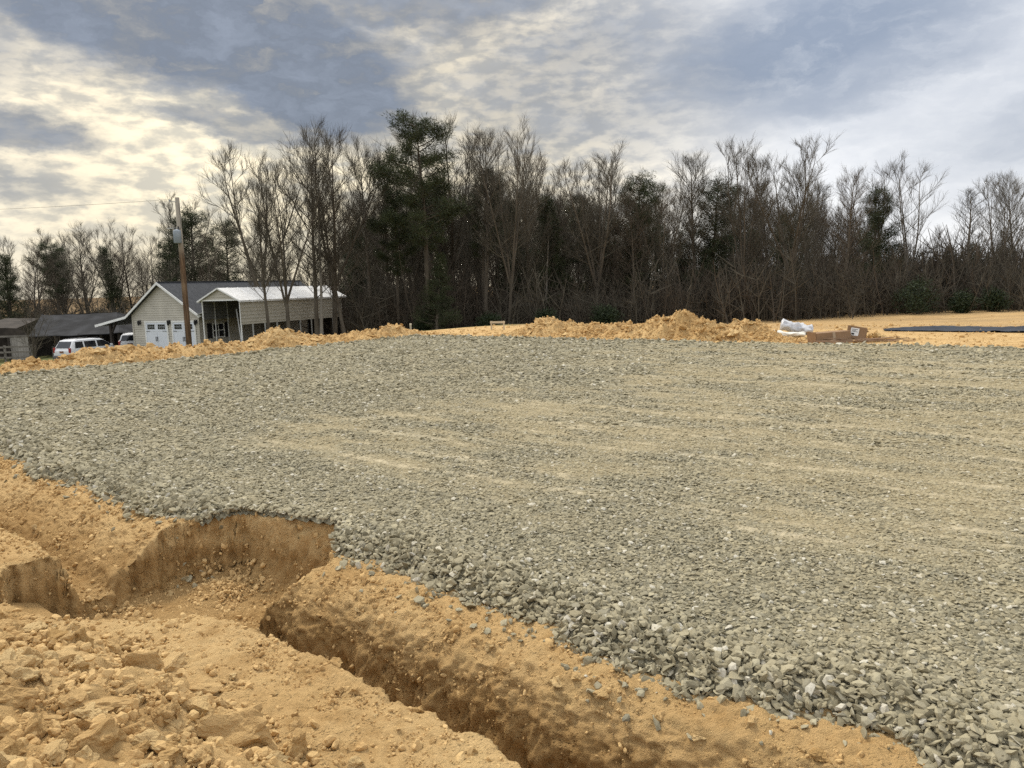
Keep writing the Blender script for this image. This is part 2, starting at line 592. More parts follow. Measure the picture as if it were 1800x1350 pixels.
def ground_z(u, v, detail=True):
    """height of the soil everywhere (metres), before fine relief"""
    x, y = uv2xy(u, v)
    d = np.hypot(np.maximum(0, -21.3 - u), np.maximum(0, v - 26.0) * 0.62)
    fall = sstep(0, 17, d)
    z = -0.09 + (outer_z(x, y) + 0.09) * fall
    # trench either side of the footing pit
    wob = 0.045 * fbm(np.stack([u * 1.3, v * 0 + 3.1, v * 0], -1), 3, 5) + 0.008 * vnoise(np.stack([u * 6, v * 0, v * 0 + 9.], -1), 8)
    wob2 = 0.05 * fbm(np.stack([u * 1.7, v * 0 + 8.1, v * 0], -1), 3, 15) + 0.018 * vnoise(np.stack([u * 9, v * 0, v * 0 + 2.], -1), 18)
    vr = v + np.where(v > -.75, wob, wob2)
    zr = np.interp(vr, [-1.16, -1.10, -1.075, -1.06, -1.04, -.56, -.51, -.495, -.475, -.43, -.36, -.27, -.16, 0.0], [0, -.02, -.12, -.35, -.60, -.64, -.60, -.48, -.36, -.25, -.14, -.06, -.015, 0.0])
    zl = np.interp(vr, [-1.36, -1.25, -1.22, -1.20, -1.17, -.92, -.86, -.80, -.66, -.50, -.34, -.20], [0, -.02, -.11, -.30, -.42, -.44, -.41, -.34, -.24, -.11, -.03, 0])
    wl = sstep(-1.55, -1.75, u + 0.08 * vnoise(np.stack([v * 4, u * 0, u * 0], -1), 3))
    wr = sstep(-.22, 0.02, u)
    wr = wr * (1 - sstep(9, 11, u))
    wl = wl * (1 - sstep(-14, -17, u))
    sd = poly_sd(u, v, PIT)
    sd = sd + 0.035 * fbm(np.stack([u * 3, v * 3, u * 0], -1), 3, 31)
    # back and right cheeks lie back, the left one stands steep
    run = 1.0 + 0.75 * sstep(-1.3, -.5, u) * sstep(-.9, -.2, v)
    zp = np.interp(sd / run, [-.05, 0, .03, .07, .11, .16, .24, .4], [0, -.015, -.16, -.36, -.50, -.565, -.59, -.60])
    t = ((u + .75) * .52 + (v + .95) * -.80) * 1.25
    ramp = np.interp(t, [-.2, .10, .55, .85], [-.7, -.57, -.22, -.02])
    ramp = np.where(u > -1.35, ramp, -.7) * 1.0
    rampw = sstep(-1.45, -1.0, u)
    zp = np.where(sd > -.05, np.maximum(zp, ramp * rampw + -.7 * (1 - rampw)), zp)
    # slumped soil at the back of the pit
    zp = zp + np.where(sd > .1, 0.13 * np.exp(-(((u + 1.45) / .30) ** 2 + ((v + .12) / .28) ** 2)), 0)
    cut = np.minimum(np.minimum(zr * wr, zl * wl), np.where(sd > -.06, zp, 0))
    ev = np.interp(u, [-20, -6.8, -5.6, -4.2, -3, -1.9, 0, 1.1, 2.5, 4.5, 9], [-.10, -.02, -.20, -.18, -.22, -.14, -.01, -.03, -.10, -.07, -.08])
    z = z + cut + .048 * sstep(.10, .28, v - ev) * sstep(1.2, .9, v)
    # under the gravel the soil is capped close to the stone
    return z, cut


def axis(segs):
    out = [segs[0][0]]
    for a, b, s0, s1 in segs:
        x = out[-1]
        L = b - a
        while x < b - 1e-6:
            t = (x - a) / L
            x = x + s0 + (s1 - s0) * t
            out.append(min(x, b))
    o = np.array(out)
    return o[np.concatenate([[True], np.diff(o) > 1e-6])]


def geo_axis(start, end, s0, grow):
    out, x, s = [], start, s0
    sign = 1 if end > start else -1
    while (end - x) * sign > 0:
        s *= grow
        x = x + sign * s
        out.append(x)
    return np.array(out)


mid_u = axis([(-9.0, -3.0, .034, .022), (-3.0, -2.25, .02, .02), (-2.25, -1.55, .009, .009), (-1.55, -.3, .018, .018), (-.3, .15, .010, .010), (.15, 5.2, .017, .017)])
us = np.concatenate([geo_axis(-9.0, -2600, .04, 1.045)[::-1], mid_u, geo_axis(5.2, 2600, .04, 1.07)])
mid_v = axis([(-2.3, -1.30, .018, .018), (-1.30, -1.0, .0075, .0075), (-1.0, -.62, .016, .016), (-.62, -.36, .0055, .0055), (-.36, -.05, .011, .011), (-.05, .55, .010, .010), (.55, .75, .02, .02)])
vs_ = np.concatenate([geo_axis(-2.3, -2600, .03, 1.09)[::-1], mid_v, geo_axis(.75, 2600, .03, 1.045)])
UU, VV = np.meshgrid(us, vs_, indexing='ij')
GZ, CUT = ground_z(UU, VV)
GX, GY = uv2xy(UU, VV)
P = np.stack([GX, GY, GZ], -1)
# surface normals by finite differences, then fine relief pushed out along them
du = np.gradient(P, axis=0); dv = np.gradient(P, axis=1)
N = np.cross(du, dv)
N /= np.linalg.norm(N, axis=-1, keepdims=True) + 1e-12
near = sstep(14, 9, np.hypot(GX, GY - 3))
slope = np.clip(1 - N[..., 2], 0, 1)
msk = near > 0
Pn, Nn = P[msk], N[msk]
rel = 0.014 * fbm(Pn * 4.0, 4, 41) + 0.011 * fbm(Pn * 20.0, 4, 47, .6)
rg = 1 - np.abs(fbm(Pn * np.array([7.0, 7.0, 5.0]), 4, 51))
rel += slope[msk] * (0.013 * fbm(Pn * 6.5, 4, 61) + 0.016 * (rg - .6) + .018 * fbm(Pn * 16.0, 4, 67, .6) + .010 * fbm(Pn * 42.0, 3, 68, .6) - .02 * np.maximum(0, fbm(Pn * 11.0, 3, 65) - .35) + .012 * (.5 - np.abs(fbm(Pn * 13.0, 4, 69, .6))) - .030 * sstep(.45, .75, fbm(Pn * np.array([9., 9., 14.]), 3, 77)))
lump = np.maximum(0, vnoise(Pn * 11.0, 71) - .35)
rel += 0.05 * lump * (0.35 + slope[msk]) * sstep(10, 5, np.hypot(Pn[:, 0], Pn[:, 1]))
rel += 0.016 * np.maximum(0, vnoise(Pn * 30.0, 73) - .15) * near[msk]
rel *= 1 - .75 * sstep(.12, .3, VV[msk]) * (CUT[msk] > -.01)
P[msk] += Nn * (rel * near[msk])[:, None]
# tooth marks of the digger bucket on the pit's left and back-left walls
uu, vv = UU[msk], VV[msk]
tooth = np.sin((vv * 1.0 + uu * .55) * 2 * math.pi / .135)
wt = sstep(-1.45, -1.75, uu) * sstep(-2.3, -2.1, uu) * slope[msk]
P[msk] += Nn * (0.030 * tooth * np.clip(wt, 0, 1))[:, None]
far = ~msk & (np.hypot(GX, GY) < 120)
P[far, 2] += 0.05 * fbm(np.stack([GX[far] * .35, GY[far] * .35, GX[far] * 0], -1), 4, 81) * sstep(20, 30, np.hypot(UU[far] + 4, VV[far] - 10))
gm = mesh_np('ground', P.reshape(-1, 3), grid_faces(len(us), len(vs_)), True)
zone = np.zeros((UU.size, 4), np.float32)
zone[:, 3] = 1
gx, gy, gu, gv = GX.ravel(), GY.ravel(), UU.ravel(), VV.ravel()
gr = np.maximum(sstep(-21.9, -23.5, gu), sstep(25.0, 29.0, gv) * sstep(3.5, -2.5, gx - (gy - 40) * .25))
gr = np.maximum(gr, sstep(-60, -80, gv))
zone[:, 0] = np.clip(gr, 0, 1)
zone[:, 1] = np.clip(sstep(57, 63, gy - 0.0 * gx) * sstep(-20, -14, gx) + sstep(76, 84, gy), 0, 1)
zone[:, 2] = sstep(25, 31, gv)
ca = gm.color_attributes.new('zone', 'FLOAT_COLOR', 'POINT')
ca.data.foreach_set('color', zone.ravel())
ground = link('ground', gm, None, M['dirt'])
tag(ground, 'ochre clay ground with trenches dug around the gravel pad', kind='structure')


def soil_z(x, y):
    u, v = xy2uv(np.atleast_1d(np.asarray(x, float)), np.atleast_1d(np.asarray(y, float)))
    z, _ = ground_z(u, v)
    return z


def gz(x, y):
    return float(soil_z(x, y)[0])


# ------------------------------------------------------------------ gravel pad
def pad_edge_v(u):
    s = np.stack([u * 1.1, u * 0, u * 0], -1)
    w = 0.09 * fbm(s, 3, 101) + 0.035 * fbm(s * 5.0, 2, 103)
    return np.interp(u, [-20, -6.8, -5.6, -4.2, -3, -1.9, 0, 1.1, 2.5, 4.5, 9], [-.10, -.02, -.20, -.18, -.22, -.14, -.01, -.03, -.10, -.07, -.08]) + w


def pad_sd(u, v):
    """positive inside the gravel"""
    s = np.stack([v * .6, v * 0 + 4, v * 0], -1)
    s2 = np.stack([u * .6, u * 0 + 7, u * 0], -1)
    d = v - pad_edge_v(u)
    d = np.minimum(d, u - (PAD_U0 + .22 * fbm(s, 3, 111)))
    d = np.minimum(d, (PAD_V1 + .2 * fbm(s2, 3, 113) + np.interp(u, [-19, -11, -3, 2, 8], [-.7, -.5, 0, .5, .9])) - v)
    pit = poly_sd(u, v, PIT)
    # back of the pit cuts sharply into the stone
    pit = pit + .03 * fbm(np.stack([u * 4, v * 4, u * 0], -1), 2, 115)
    return np.minimum(d, -pit + 0.01), d


def dust_of(u, v):
    """0 clean loose stone .. 1 compacted and dusty; and pale wheel streaks"""
    p = np.stack([u * .35, v * .8, u * 0], -1)
    nb = .9 * fbm(p, 4, 121)
    line = np.interp(v, [0, 2.0, 3.8, 7.0, 11, 20], [-1.5, -4.6, -4.9, -3.2, -4.5, -9])
    core = sstep(-2.0, 1.6, (u - line) + nb * 1.5) * sstep(.9, 2.3, v + nb * .5 + 0.10 * (u - 0))
    core = core * (1 - .45 * sstep(15, 19, v))
    brk0 = fbm(np.stack([u * 1.1, v * 2.6, u * 0], -1), 4, 127)
    d = np.clip(core * (.34 + .22 * nb + .25 * brk0) + .26 + .20 * brk0, 0, 1)
    # wheel tracks run along the pad
    st = 0
    for (vc, wd, u0, u1, am, sl) in ((2.30, .10, -5.4, 5.0, 1.0, .03), (2.62, .06, -3.0, 4.5, .8, .035), (2.95, .09, -2.8, 6, .9, .04), (3.55, .10, -5.6, 7, .8, .02), (3.95, .06, -4.0, 8, .7, .03), (4.4, .11, -2.6, 8, .9, .06),
                                     (5.3, .10, -3.0, 10, .7, .03), (5.8, .12, -3.2, 10, .8, .03), (6.9, .14, -3.6, 10, .8, .04), (7.4, .10, -3.6, 11, .6, .04), (8.6, .16, -4.5, 11, .7, .0), (9.3, .12, -4.5, 12, .6, .01), (10.6, .18, -5, 12, .7, .02),
                                     (12.0, .2, -7, 12, .5, .02), (13.2, .22, -8, 12, .6, .0), (15.5, .3, -9, 12, .45, .0), (1.75, .07, 0.0, 6.0, .6, .02)):
        wd = wd * .8
        vv_ = v - vc - sl * u + .12 * fbm(np.stack([u * .5, v * 0 + vc, u * 0], -1), 2, 131)
        st = np.maximum(st, am * np.exp(-(vv_ / wd) ** 2) * sstep(u0, u0 + 1.5, u) * sstep(u1, u1 - 2, u))
    rl = np.random.default_rng(5)
    for k in range(34):
        vc = 1.9 + 15 * (k / 34) ** 1.25 + rl.normal(0, .12)
        u0 = -4.5 + rl.normal(0, 1.2); u1 = u0 + rl.uniform(4, 12)
        wd = .022 + .007 * vc
        vv_ = v - vc - rl.normal(.03, .02) * u + .05 * vnoise(np.stack([u * .6, u * 0 + k, u * 0], -1), 133)
        st = np.maximum(st, rl.uniform(.5, .95) * np.exp(-(vv_ / wd) ** 2) * sstep(u0, u0 + 1, u) * sstep(u1, u1 - 1.5, u))
    brk = fbm(np.stack([u * 1.6, v * 4.5, u * 0], -1), 4, 141)
    tread = .5 + .5 * np.sign(np.sin(u * 2 * math.pi / .34 + 2.0 * brk))
    st = st * np.clip(.62 + .8 * brk, 0, 1) * (.65 + .35 * tread)
    # the edge where loose stone was pushed up, from the left of the tracks into the middle
    dl = np.abs((u + 4.7) * .87 - (v - 3.8) * .50) / .25
    st = np.maximum(st, .6 * np.exp(-dl ** 2) * sstep(3.3, 4, v) * sstep(8.5, 7, v) * np.clip(.5 + brk, 0, 1))
    return d, st


def pad_z(u, v, sd_outer, sd_all=None):
    z = 0.0 + .018 * fbm(np.stack([u * .7, v * 1.4, u * 0], -1), 3, 151) + .008 * fbm(np.stack([u * 5, v * 5, u * 0], -1), 3, 153)
    # ridge of loose stone along the near edge, then down to the soil
    ridge = .035 * np.exp(-((sd_outer - .30) / .16) ** 2) * sstep(6, 3, np.abs(v) + 0 * u) * sstep(-.3, .3, u)
    rim = 0 if sd_all is None else .05 * sstep(.07, -.03, sd_all)
    return z + ridge - rim - .10 * sstep(.20, -.04, sd_outer)


gu_ = np.concatenate([axis([(-19.4, -6, .35, .10), (-6, 6.0, .035, .035)]), np.arange(6.2, 13, .3)])
gv_ = axis([(-.75, 1.5, .035, .035), (1.5, 21.2, .035, .16)])
UU, VV = np.meshgrid(gu_, gv_, indexing='ij')
sd, sdo = pad_sd(UU, VV)
ZZ = pad_z(UU, VV, sdo, sd)
X_, Y_ = uv2xy(UU, VV)
F = grid_faces(len(gu_), len(gv_))
keep = (sd.ravel()[F] > -.035).all(1)
me = mesh_np('gravel_pad', np.stack([X_, Y_, ZZ], -1).reshape(-1, 3), F[keep], True)
d_, s_ = dust_of(UU, VV)
zc_ = np.stack([d_, s_, d_ * 0, d_ * 0 + 1], -1).astype(np.float32).reshape(-1, 4)
ca = me.color_attributes.new('zone', 'FLOAT_COLOR', 'POINT')
ca.data.foreach_set('color', zc_.ravel())
gravel_pad = link('gravel_pad', me, None, M['fines'])
tag(gravel_pad, 'wide flat pad of grey crushed stone with dusty wheel tracks', kind='structure')


# ------------------------------------------------------------------ lumps: angular stones and clods
def ico(sub):
    bm = bmesh.new()
    bmesh.ops.create_icosphere(bm, subdivisions=sub, radius=1.0)
    V = np.array([v.co[:] for v in bm.verts])
    F = np.array([[v.index for v in f.verts] for f in bm.faces])
    bm.free()
    return V, F


ICO = {k: ico(k) for k in (1, 2, 3, 4)}


def lump_mesh(name, sub, cuts, seed, mat, noise=.08, nscale=2.5, depth=(.45, .8), squash=(1, 1, 1), smooth=False, fine=0.0):
    V, F = ICO[sub]
    V = V.copy()
    r = np.random.default_rng(seed)
    for _ in range(cuts):
        nrm = r.normal(size=3); nrm /= np.linalg.norm(nrm)
        dd = r.uniform(*depth)
        pr = V @ nrm
        V -= nrm * np.maximum(0, pr - dd)[:, None]
    V += V * (noise * fbm(V * nscale + seed * 3.7, 4, seed))[:, None]
    if fine:
        V += V * (fine * fbm(V * nscale * 5 + seed, 3, seed + 9))[:, None]
    V *= np.array(squash)
    V -= (V.max(0) + V.min(0)) / 2
    V /= np.abs(V).max()
    me = mesh_np(name, V, F, smooth)
    me.materials.append(mat)
    return me


STONES = []
for k in range(14):
    r = np.random.default_rng(200 + k)
    STONES.append(lump_mesh('stone', 1, 9, 200 + k, M['stone'], .05, 1.5, (.35, .75), (1, r.uniform(.6, .95), r.uniform(.30, .52))))
CLODS = []
for k in range(10):
    r = np.random.default_rng(300 + k)
    CLODS.append(lump_mesh('clod', 4, 7, 300 + k, M['clod'], .26, 1.9, (.42, .8), (1, r.uniform(.65, .95), r.uniform(.5, .8)), False, .05))
CRUMBS = []
for k in range(8):
    r = np.random.default_rng(400 + k)
    CRUMBS.append(lump_mesh('clod', 2, 5, 400 + k, M['crumb'], .24, 1.8, (.5, .9), (1, r.uniform(.7, 1), r.uniform(.5, .8))))


def scatter_group(name, protos):
    """geometry-node group: put the given real pieces on the points of a mesh"""
    ng = bpy.data.node_groups.new(name, 'GeometryNodeTree')
    ng.interface.new_socket('Geometry', in_out='INPUT', socket_type='NodeSocketGeometry')
    ng.interface.new_socket('Geometry', in_out='OUTPUT', socket_type='NodeSocketGeometry')
    gi = ng.nodes.new('NodeGroupInput'); go = ng.nodes.new('NodeGroupOutput')
    jn = ng.nodes.new('GeometryNodeJoinGeometry')
    for o in reversed(protos):
        oi = ng.nodes.new('GeometryNodeObjectInfo')
        oi.inputs['Object'].default_value = o
        oi.inputs['As Instance'].default_value = True
        oi.transform_space = 'ORIGINAL'
        ng.links.new(oi.outputs['Geometry'], jn.inputs[0])
    ip = ng.nodes.new('GeometryNodeInstanceOnPoints')
    ng.links.new(gi.outputs[0], ip.inputs['Points'])
    ng.links.new(jn.outputs[0], ip.inputs['Instance'])
    ip.inputs['Pick Instance'].default_value = True
    for nm, typ, sock in (('idx', 'INT', 'Instance Index'), ('rot', 'FLOAT_VECTOR', 'Rotation'), ('scl', 'FLOAT_VECTOR', 'Scale')):
        na = ng.nodes.new('GeometryNodeInputNamedAttribute')
        na.data_type = typ
        na.inputs['Name'].default_value = nm
        ng.links.new(na.outputs['Attribute'], ip.inputs[sock])
    ng.links.new(ip.outputs[0], go.inputs[0])
    return ng


def scatter(name, pos, rot, scl, idx, tint, protos, parent):
    me = bpy.data.meshes.new(name)
    me.vertices.add(len(pos))
    me.vertices.foreach_set('co', np.ascontiguousarray(pos, np.float32).ravel())
    for nm, typ, arr in (('rot', 'FLOAT_VECTOR', rot), ('scl', 'FLOAT_VECTOR', scl)):
        a = me.attributes.new(nm, typ, 'POINT')
        a.data.foreach_set('vector', np.ascontiguousarray(arr, np.float32).ravel())
    a = me.attributes.new('idx', 'INT', 'POINT')
    a.data.foreach_set('value', np.ascontiguousarray(idx, np.int32))
    a = me.attributes.new('tint', 'FLOAT', 'POINT')
    a.data.foreach_set('value', np.ascontiguousarray(tint, np.float32))
    o = link(name, me, parent)
    md = o.modifiers.new('scatter', 'NODES')
    md.node_group = scatter_group(name, protos)
    tag(o, kind='stuff')
    return o


def in_view(x, y, margin=1.25):
    return (y > 1.2) & (np.abs(x) < margin * (y * .69 + .5))


# loose stones over the pad: many and bare near the edge, sunk and dusty under the wheels
pts = []
for (d0, d1, dens, s0, s1) in ((0, 6.5, 3200, .008, .020), (6.5, 10, 1900, .010, .023), (10, 15, 800, .015, .030), (15, 22, 260, .023, .042), (22, 36, 95, .032, .052)):
    nC = int(dens * 30 * 28)
    n_ = min(nC, 2100000)
    u = rng.uniform(-19.2, 11, n_); v = rng.uniform(-.8, 21, n_)
    x, y = uv2xy(u, v)
    dist = np.hypot(x, y)
    keep = (dist >= d0) & (dist < d1) & in_view(x, y)
    fr = dens * (30.2 * 21.8) / n_
    keep &= rng.random(n_) < fr
    u, v, x, y = u[keep], v[keep], x[keep], y[keep]
    sd, sdo = pad_sd(u, v)
    du_, st_ = dust_of(u, v)
    lap = rng.random(len(u))
    # a few stray stones lie past the edge
    ok = (sd > -.025) | ((sd > -.30) & (lap < .10 * np.exp(sd / .12)) & (sdo < .02))
    thin = 1 - .25 * np.clip(du_, 0, 1) - .72 * np.clip(st_, 0, 1)
    ok &= rng.random(len(u)) < thin * np.where(sdo < .55, 1.0, .80)
    u, v, x, y, sdo, du_, st_ = (a[ok] for a in (u, v, x, y, sdo, du_, st_))
    size = np.minimum(rng.uniform(s0, s1, len(u)) * np.exp(rng.normal(-.05, .32, len(u))), s1 * 1.25)
    size *= (1 - .4 * np.clip(st_, 0, 1)) * (1 + .62 * sstep(.8, .15, sdo)) * (1 - .15 * np.clip(du_, 0, 1))
    pts.append(np.stack([u, v, x, y, sdo, du_, st_, size], -1))
S = np.concatenate(pts)
u, v, x, y, sdo, du_, st_, size = S.T
zs = pad_z(u, v, sdo)
soil, _ = ground_z(u, v)
zs = np.where(sdo < -.03, soil + .012, zs)
loose = np.clip(1 - sdo / .75, 0, 1) * (sdo > 0)
zz = zs + size * (.26 - .28 * np.clip(du_, 0, 1)) + loose * rng.uniform(-.01, .035, len(u)) * sstep(9, 5, np.hypot(x, y))
pos = np.stack([x, y, zz], -1)
tilt = .12 + .30 * (1 - np.clip(du_, 0, 1)) * (1 + 1.3 * sstep(.7, .2, sdo))
rot = np.stack([rng.normal(0, 1, len(u)) * tilt, rng.normal(0, 1, len(u)) * tilt, rng.uniform(0, 6.28, len(u))], -1)
scl = size[:, None] * rng.uniform(.8, 1.2, (len(u), 3))
idx = rng.integers(0, 14, len(u))
tint = np.clip(.12 + du_ * .8 + .8 * st_ + rng.normal(0, .12, len(u)), 0, 1) * .9
# the 300 that show largest are single pieces
show = size / np.hypot(np.hypot(x, y), 2.0) * in_view(x, y, 1.0) * (sdo > -.3)
cx_, cy_ = x, y
dep = cy_ * math.cos(PITCH) + (2.0 - zz) * math.sin(PITCH)
py_ = 675 + FPX * ((2.0 - zz) * math.cos(PITCH) - cy_ * math.sin(PITCH)) / dep - ROLL * FPX * cx_ / dep
show = show * (py_ < 1345) * (np.abs(cx_ / dep) * FPX < 895)
top = np.argsort(-show)[:300]
first = []
for j, i in enumerate(top):
    o = link('stone', STONES[idx[i]] if j >= 14 else STONES[j], gravel_pad)
    if j < 14: first.append(o)
    o.location = pos[i]; o.rotation_euler = rot[i]; o.scale = scl[i]
    o['tint'] = float(tint[i])
rest = np.ones(len(u), bool); rest[top] = False
scatter('loose_gravel', pos[rest], rot[rest], scl[rest], idx[rest], tint[rest], first, gravel_pad)
print('stones', len(u))


# ------------------------------------------------------------------ heaps of dug soil
def heap_edge(u):
    return np.interp(u, [-3, -1.5, -.74, .1, .93, 1.6, 2.1, 2.8, 4, 7], [-2.9, -2.35, -2.07, -1.72, -1.72, -1.78, -1.83, -2.0, -2.25, -2.6]) + .07 * fbm(np.stack([u * 2, u * 0, u * 0], -1), 3, 161)


def heap_z(u, v):
    d = heap_edge(u) - v
    h = .40 * (1 - np.exp(-np.maximum(d, 0) / .62)) * sstep(-3.4, -1.2, u) + np.minimum(d, 0) * .35
    p = np.stack([u * 3, v * 3, u * 0], -1)
    h = h + sstep(0, .3, d) * (.055 * fbm(p, 4, 171) + .05 * np.abs(vnoise(p * 1.6, 175)))
    h = h * sstep(-6.5, -5, v) + -.3 * sstep(-5.5, -6.5, v) - .3 * sstep(6.0, 7.0, u) 
    return h - .09


hu = axis([(-3.2, 4.2, .022, .022), (4.2, 7.2, .05, .2)])
hv = axis([(-6.8, -3.2, .2, .04), (-3.2, -1.45, .020, .020)])
UU, VV = np.meshgrid(hu, hv, indexing='ij')
HZ = heap_z(UU, VV)
X_, Y_ = uv2xy(UU, VV)
P = np.stack([X_, Y_, HZ], -1)
du = np.gradient(P, axis=0); dv = np.gradient(P, axis=1)
N = np.cross(du, dv); N /= np.linalg.norm(N, axis=-1, keepdims=True) + 1e-12
P += N * (.030 * fbm(P * 7, 4, 181) + .03 * np.maximum(0, vnoise(P * 13, 185) - .1))[..., None] * sstep(-.05, .15, heap_edge(UU) - VV)[..., None]
heap = empty('spoil_heap', (*uv2xy(1.5, -2.6), -.09))
tag(heap, 'heap of broken ochre clay clods in the near left foreground', 'dirt pile', 'dug soil heaps')
hb = np.array(heap.location)
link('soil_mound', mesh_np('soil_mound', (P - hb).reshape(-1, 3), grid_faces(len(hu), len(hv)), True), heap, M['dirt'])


def heap_hit(px, py):
    z = .15
    for _ in range(12):
        p = on_ground(px, py, z)
        u, v = xy2uv(p[0], p[1])
        z = .5 * z + .5 * float(heap_z(np.array([u]), np.array([v]))[0])
    return on_ground(px, py, z)


clod_src = []


def put_clod(parent, base, pos, size, rot, k, protos=CLODS):
    o = link('clod', protos[k % len(protos)], parent)
    o.location = np.asarray(pos) - base
    o.rotation_euler = rot
    o.scale = size
    return o


# the larger clods, where the photo shows them: x, y, width, height (photo pixels), turn, lean
HERO = [(16, 1106, 60, 26, .3, .1), (108, 1166, 78, 30, .5, .25), (46, 1172, 44, 46, 1.2, .4), (10, 1178, 64, 40, 2., .2), (248, 1178, 66, 44, .9, .1),
        (42, 1200, 52, 34, .2, .3), (82, 1200, 38, 28, 2.2, .1), (18, 1238, 74, 44, .7, .15), (176, 1208, 46, 18, 1.4, .1), (198, 1252, 92, 34, .35, .2),
        (286, 1266, 48, 56, 1.9, .8), (152, 1282, 38, 30, .2, .2), (172, 1322, 88, 74, 1.1, .25), (130, 1304, 42, 34, 2.6, .2), (236, 1292, 68, 24, .4, .3),
        (262, 1312, 72, 30, .6, .3), (32, 1330, 44, 38, 1.0, .1), (94, 1334, 64, 34, 2.1, .2), (70, 1272, 80, 22, .3, .1), (353, 1220, 72, 30, .2, .15),
        (411, 1224, 58, 34, 1.2, .2), (345, 1246, 50, 30, .1, .9), (353, 1273, 18, 34, .6, .9), (389, 1268, 46, 32, 2.4, .3), (409, 1300, 136, 60, .45, .22),
        (524, 1300, 56, 42, 1.5, .35), (560, 1294, 44, 26, .3, .2), (449, 1276, 30, 20, 1.1, .2), (309, 1262, 34, 54, 2.0, .8), (200, 1112, 30, 20, .5, .2),
        (60, 1102, 54, 20, .9, .1), (110, 1120, 56, 26, 1.7, .2), (215, 1140, 34, 24, .4, .3), (300, 1332, 60, 24, .2, .1), (350, 1338, 50, 22, 1.9, .1),
        (480, 1338, 40, 20, .8, .1), (585, 1322, 26, 16, .1, .2), (20, 1290, 50, 26, 1.3, .2), (220, 1222, 40, 22, .9, .4), (140, 1232, 36, 22, .3, .2)]
n_clod = 0
for j, (px, py, wpx, hpx, tz, ln) in enumerate(HERO):
    p = heap_hit(px, py)
    dd = np.linalg.norm(p - np.array([0, 0, HC]))
    w_ = wpx / FPX * dd / 2 * .92
    h_ = hpx / FPX * dd / 2 * 1.0
    p[2] += h_ * .45
    o = put_clod(heap, hb, p, (w_, w_ * rng.uniform(.65, .9), max(h_ * 1.25, w_ * .3)), (rng.normal(0, .2) + ln * .5, rng.normal(0, .18), tz + rng.normal(0, .2)), j)
    if j < 10: clod_src.append(o)
    n_clod += 1
crumb_src = []
while n_clod < 300:
    u_, v_ = rng.uniform(-1.6, 3.2), rng.uniform(-3.2, -1.6)
    d_h = float(heap_edge(np.array([u_]))[0]) - v_
    if d_h < -.25 or (d_h < 0 and rng.random() > .2): continue
    x_, y_ = uv2xy(u_, v_)
    if not in_view(np.array([x_]), np.array([y_]), 1.1)[0] or y_ < 2.2: continue
    z_ = max(float(heap_z(np.array([u_]), np.array([v_]))[0]), gz(x_, y_))
    s_ = min(.08, .026 * math.exp(abs(rng.normal(0, .55))))
    pr = CLODS if s_ > .034 else CRUMBS
    k = int(rng.integers(0, 8))
    o = put_clod(heap, hb, (x_, y_, z_ + s_ * .35), s_ * rng.uniform(.8, 1.2, 3), rng.uniform(-.6, .6, 3) + np.array([0, 0, rng.uniform(0, 6)]), k, pr)
    if pr is CRUMBS and len(crumb_src) < 8 and k == len(crumb_src): crumb_src.append(o)
    n_clod += 1
k = 0
while len(crumb_src) < 8:
    crumb_src.append(put_clod(heap, hb, (*uv2xy(1.0 + .1 * k, -2.2), .3), (.03,) * 3, (0, 0, k), len(crumb_src), CRUMBS)); k += 1
# crumbs on the heap
n_ = 14000
u = rng.uniform(-2, 3.6, n_); v = rng.uniform(-3.3, -1.5, n_)
x, y = uv2xy(u, v)
ok = in_view(x, y, 1.15) & (heap_edge(u) - v > rng.exponential(.12, n_) * -1)
u, v, x, y = u[ok], v[ok], x[ok], y[ok]
s_ = np.minimum(.04, .0062 * np.exp(np.abs(rng.normal(0, .75, len(u)))))
z = np.maximum(heap_z(u, v), ground_z(u, v)[0]) + s_ * .3 + .004
pos = np.stack([x, y, z], -1) - hb
scatter('soil_crumbs', pos, rng.uniform(-3, 3, (len(u), 3)), s_[:, None] * rng.uniform(.8, 1.2, (len(u), 3)), rng.integers(0, 8, len(u)), np.zeros(len(u)), crumb_src, heap)

# crumbs and small clods over the dug ground, thicker in drifts along the lips
n_ = 120000
u = rng.uniform(-8, 5, n_); v = rng.uniform(-2.2, .45, n_)
x, y = uv2xy(u, v)
zq, cut = ground_z(u, v)
sd, sdo = pad_sd(u, v)
pn = fbm(np.stack([u * 2.2, v * 2.2, u * 0], -1), 4, 191)
dens = (.10 + .35 * sstep(.0, .7, pn)) * np.where(u < -2.0, .35, 1.0) + .30 * np.exp(-((v + 1.25) / .12) ** 2) + .25 * np.exp(-((v + .25) / .15) ** 2)
ok = in_view(x, y, 1.15) & (sd < 0.02) & (rng.random(n_) < dens) & (heap_edge(u) - v < .1)
u, v, x, y, zq = u[ok], v[ok], x[ok], y[ok], zq[ok]
dist = np.hypot(x, y)
s_ = np.minimum(.034, .0042 * np.exp(np.abs(rng.normal(0, .62, len(u)))) * np.clip(dist / 4.0, .9, 2.0))
pos = np.stack([x, y, zq + s_ * .3], -1)
gc = scatter('soil_crumbs', pos, rng.uniform(-3, 3, (len(u), 3)), s_[:, None] * rng.uniform(.7, 1.2, (len(u), 3)), rng.integers(0, 8, len(u)), np.zeros(len(u)), crumb_src, ground)
print('crumbs', len(u))
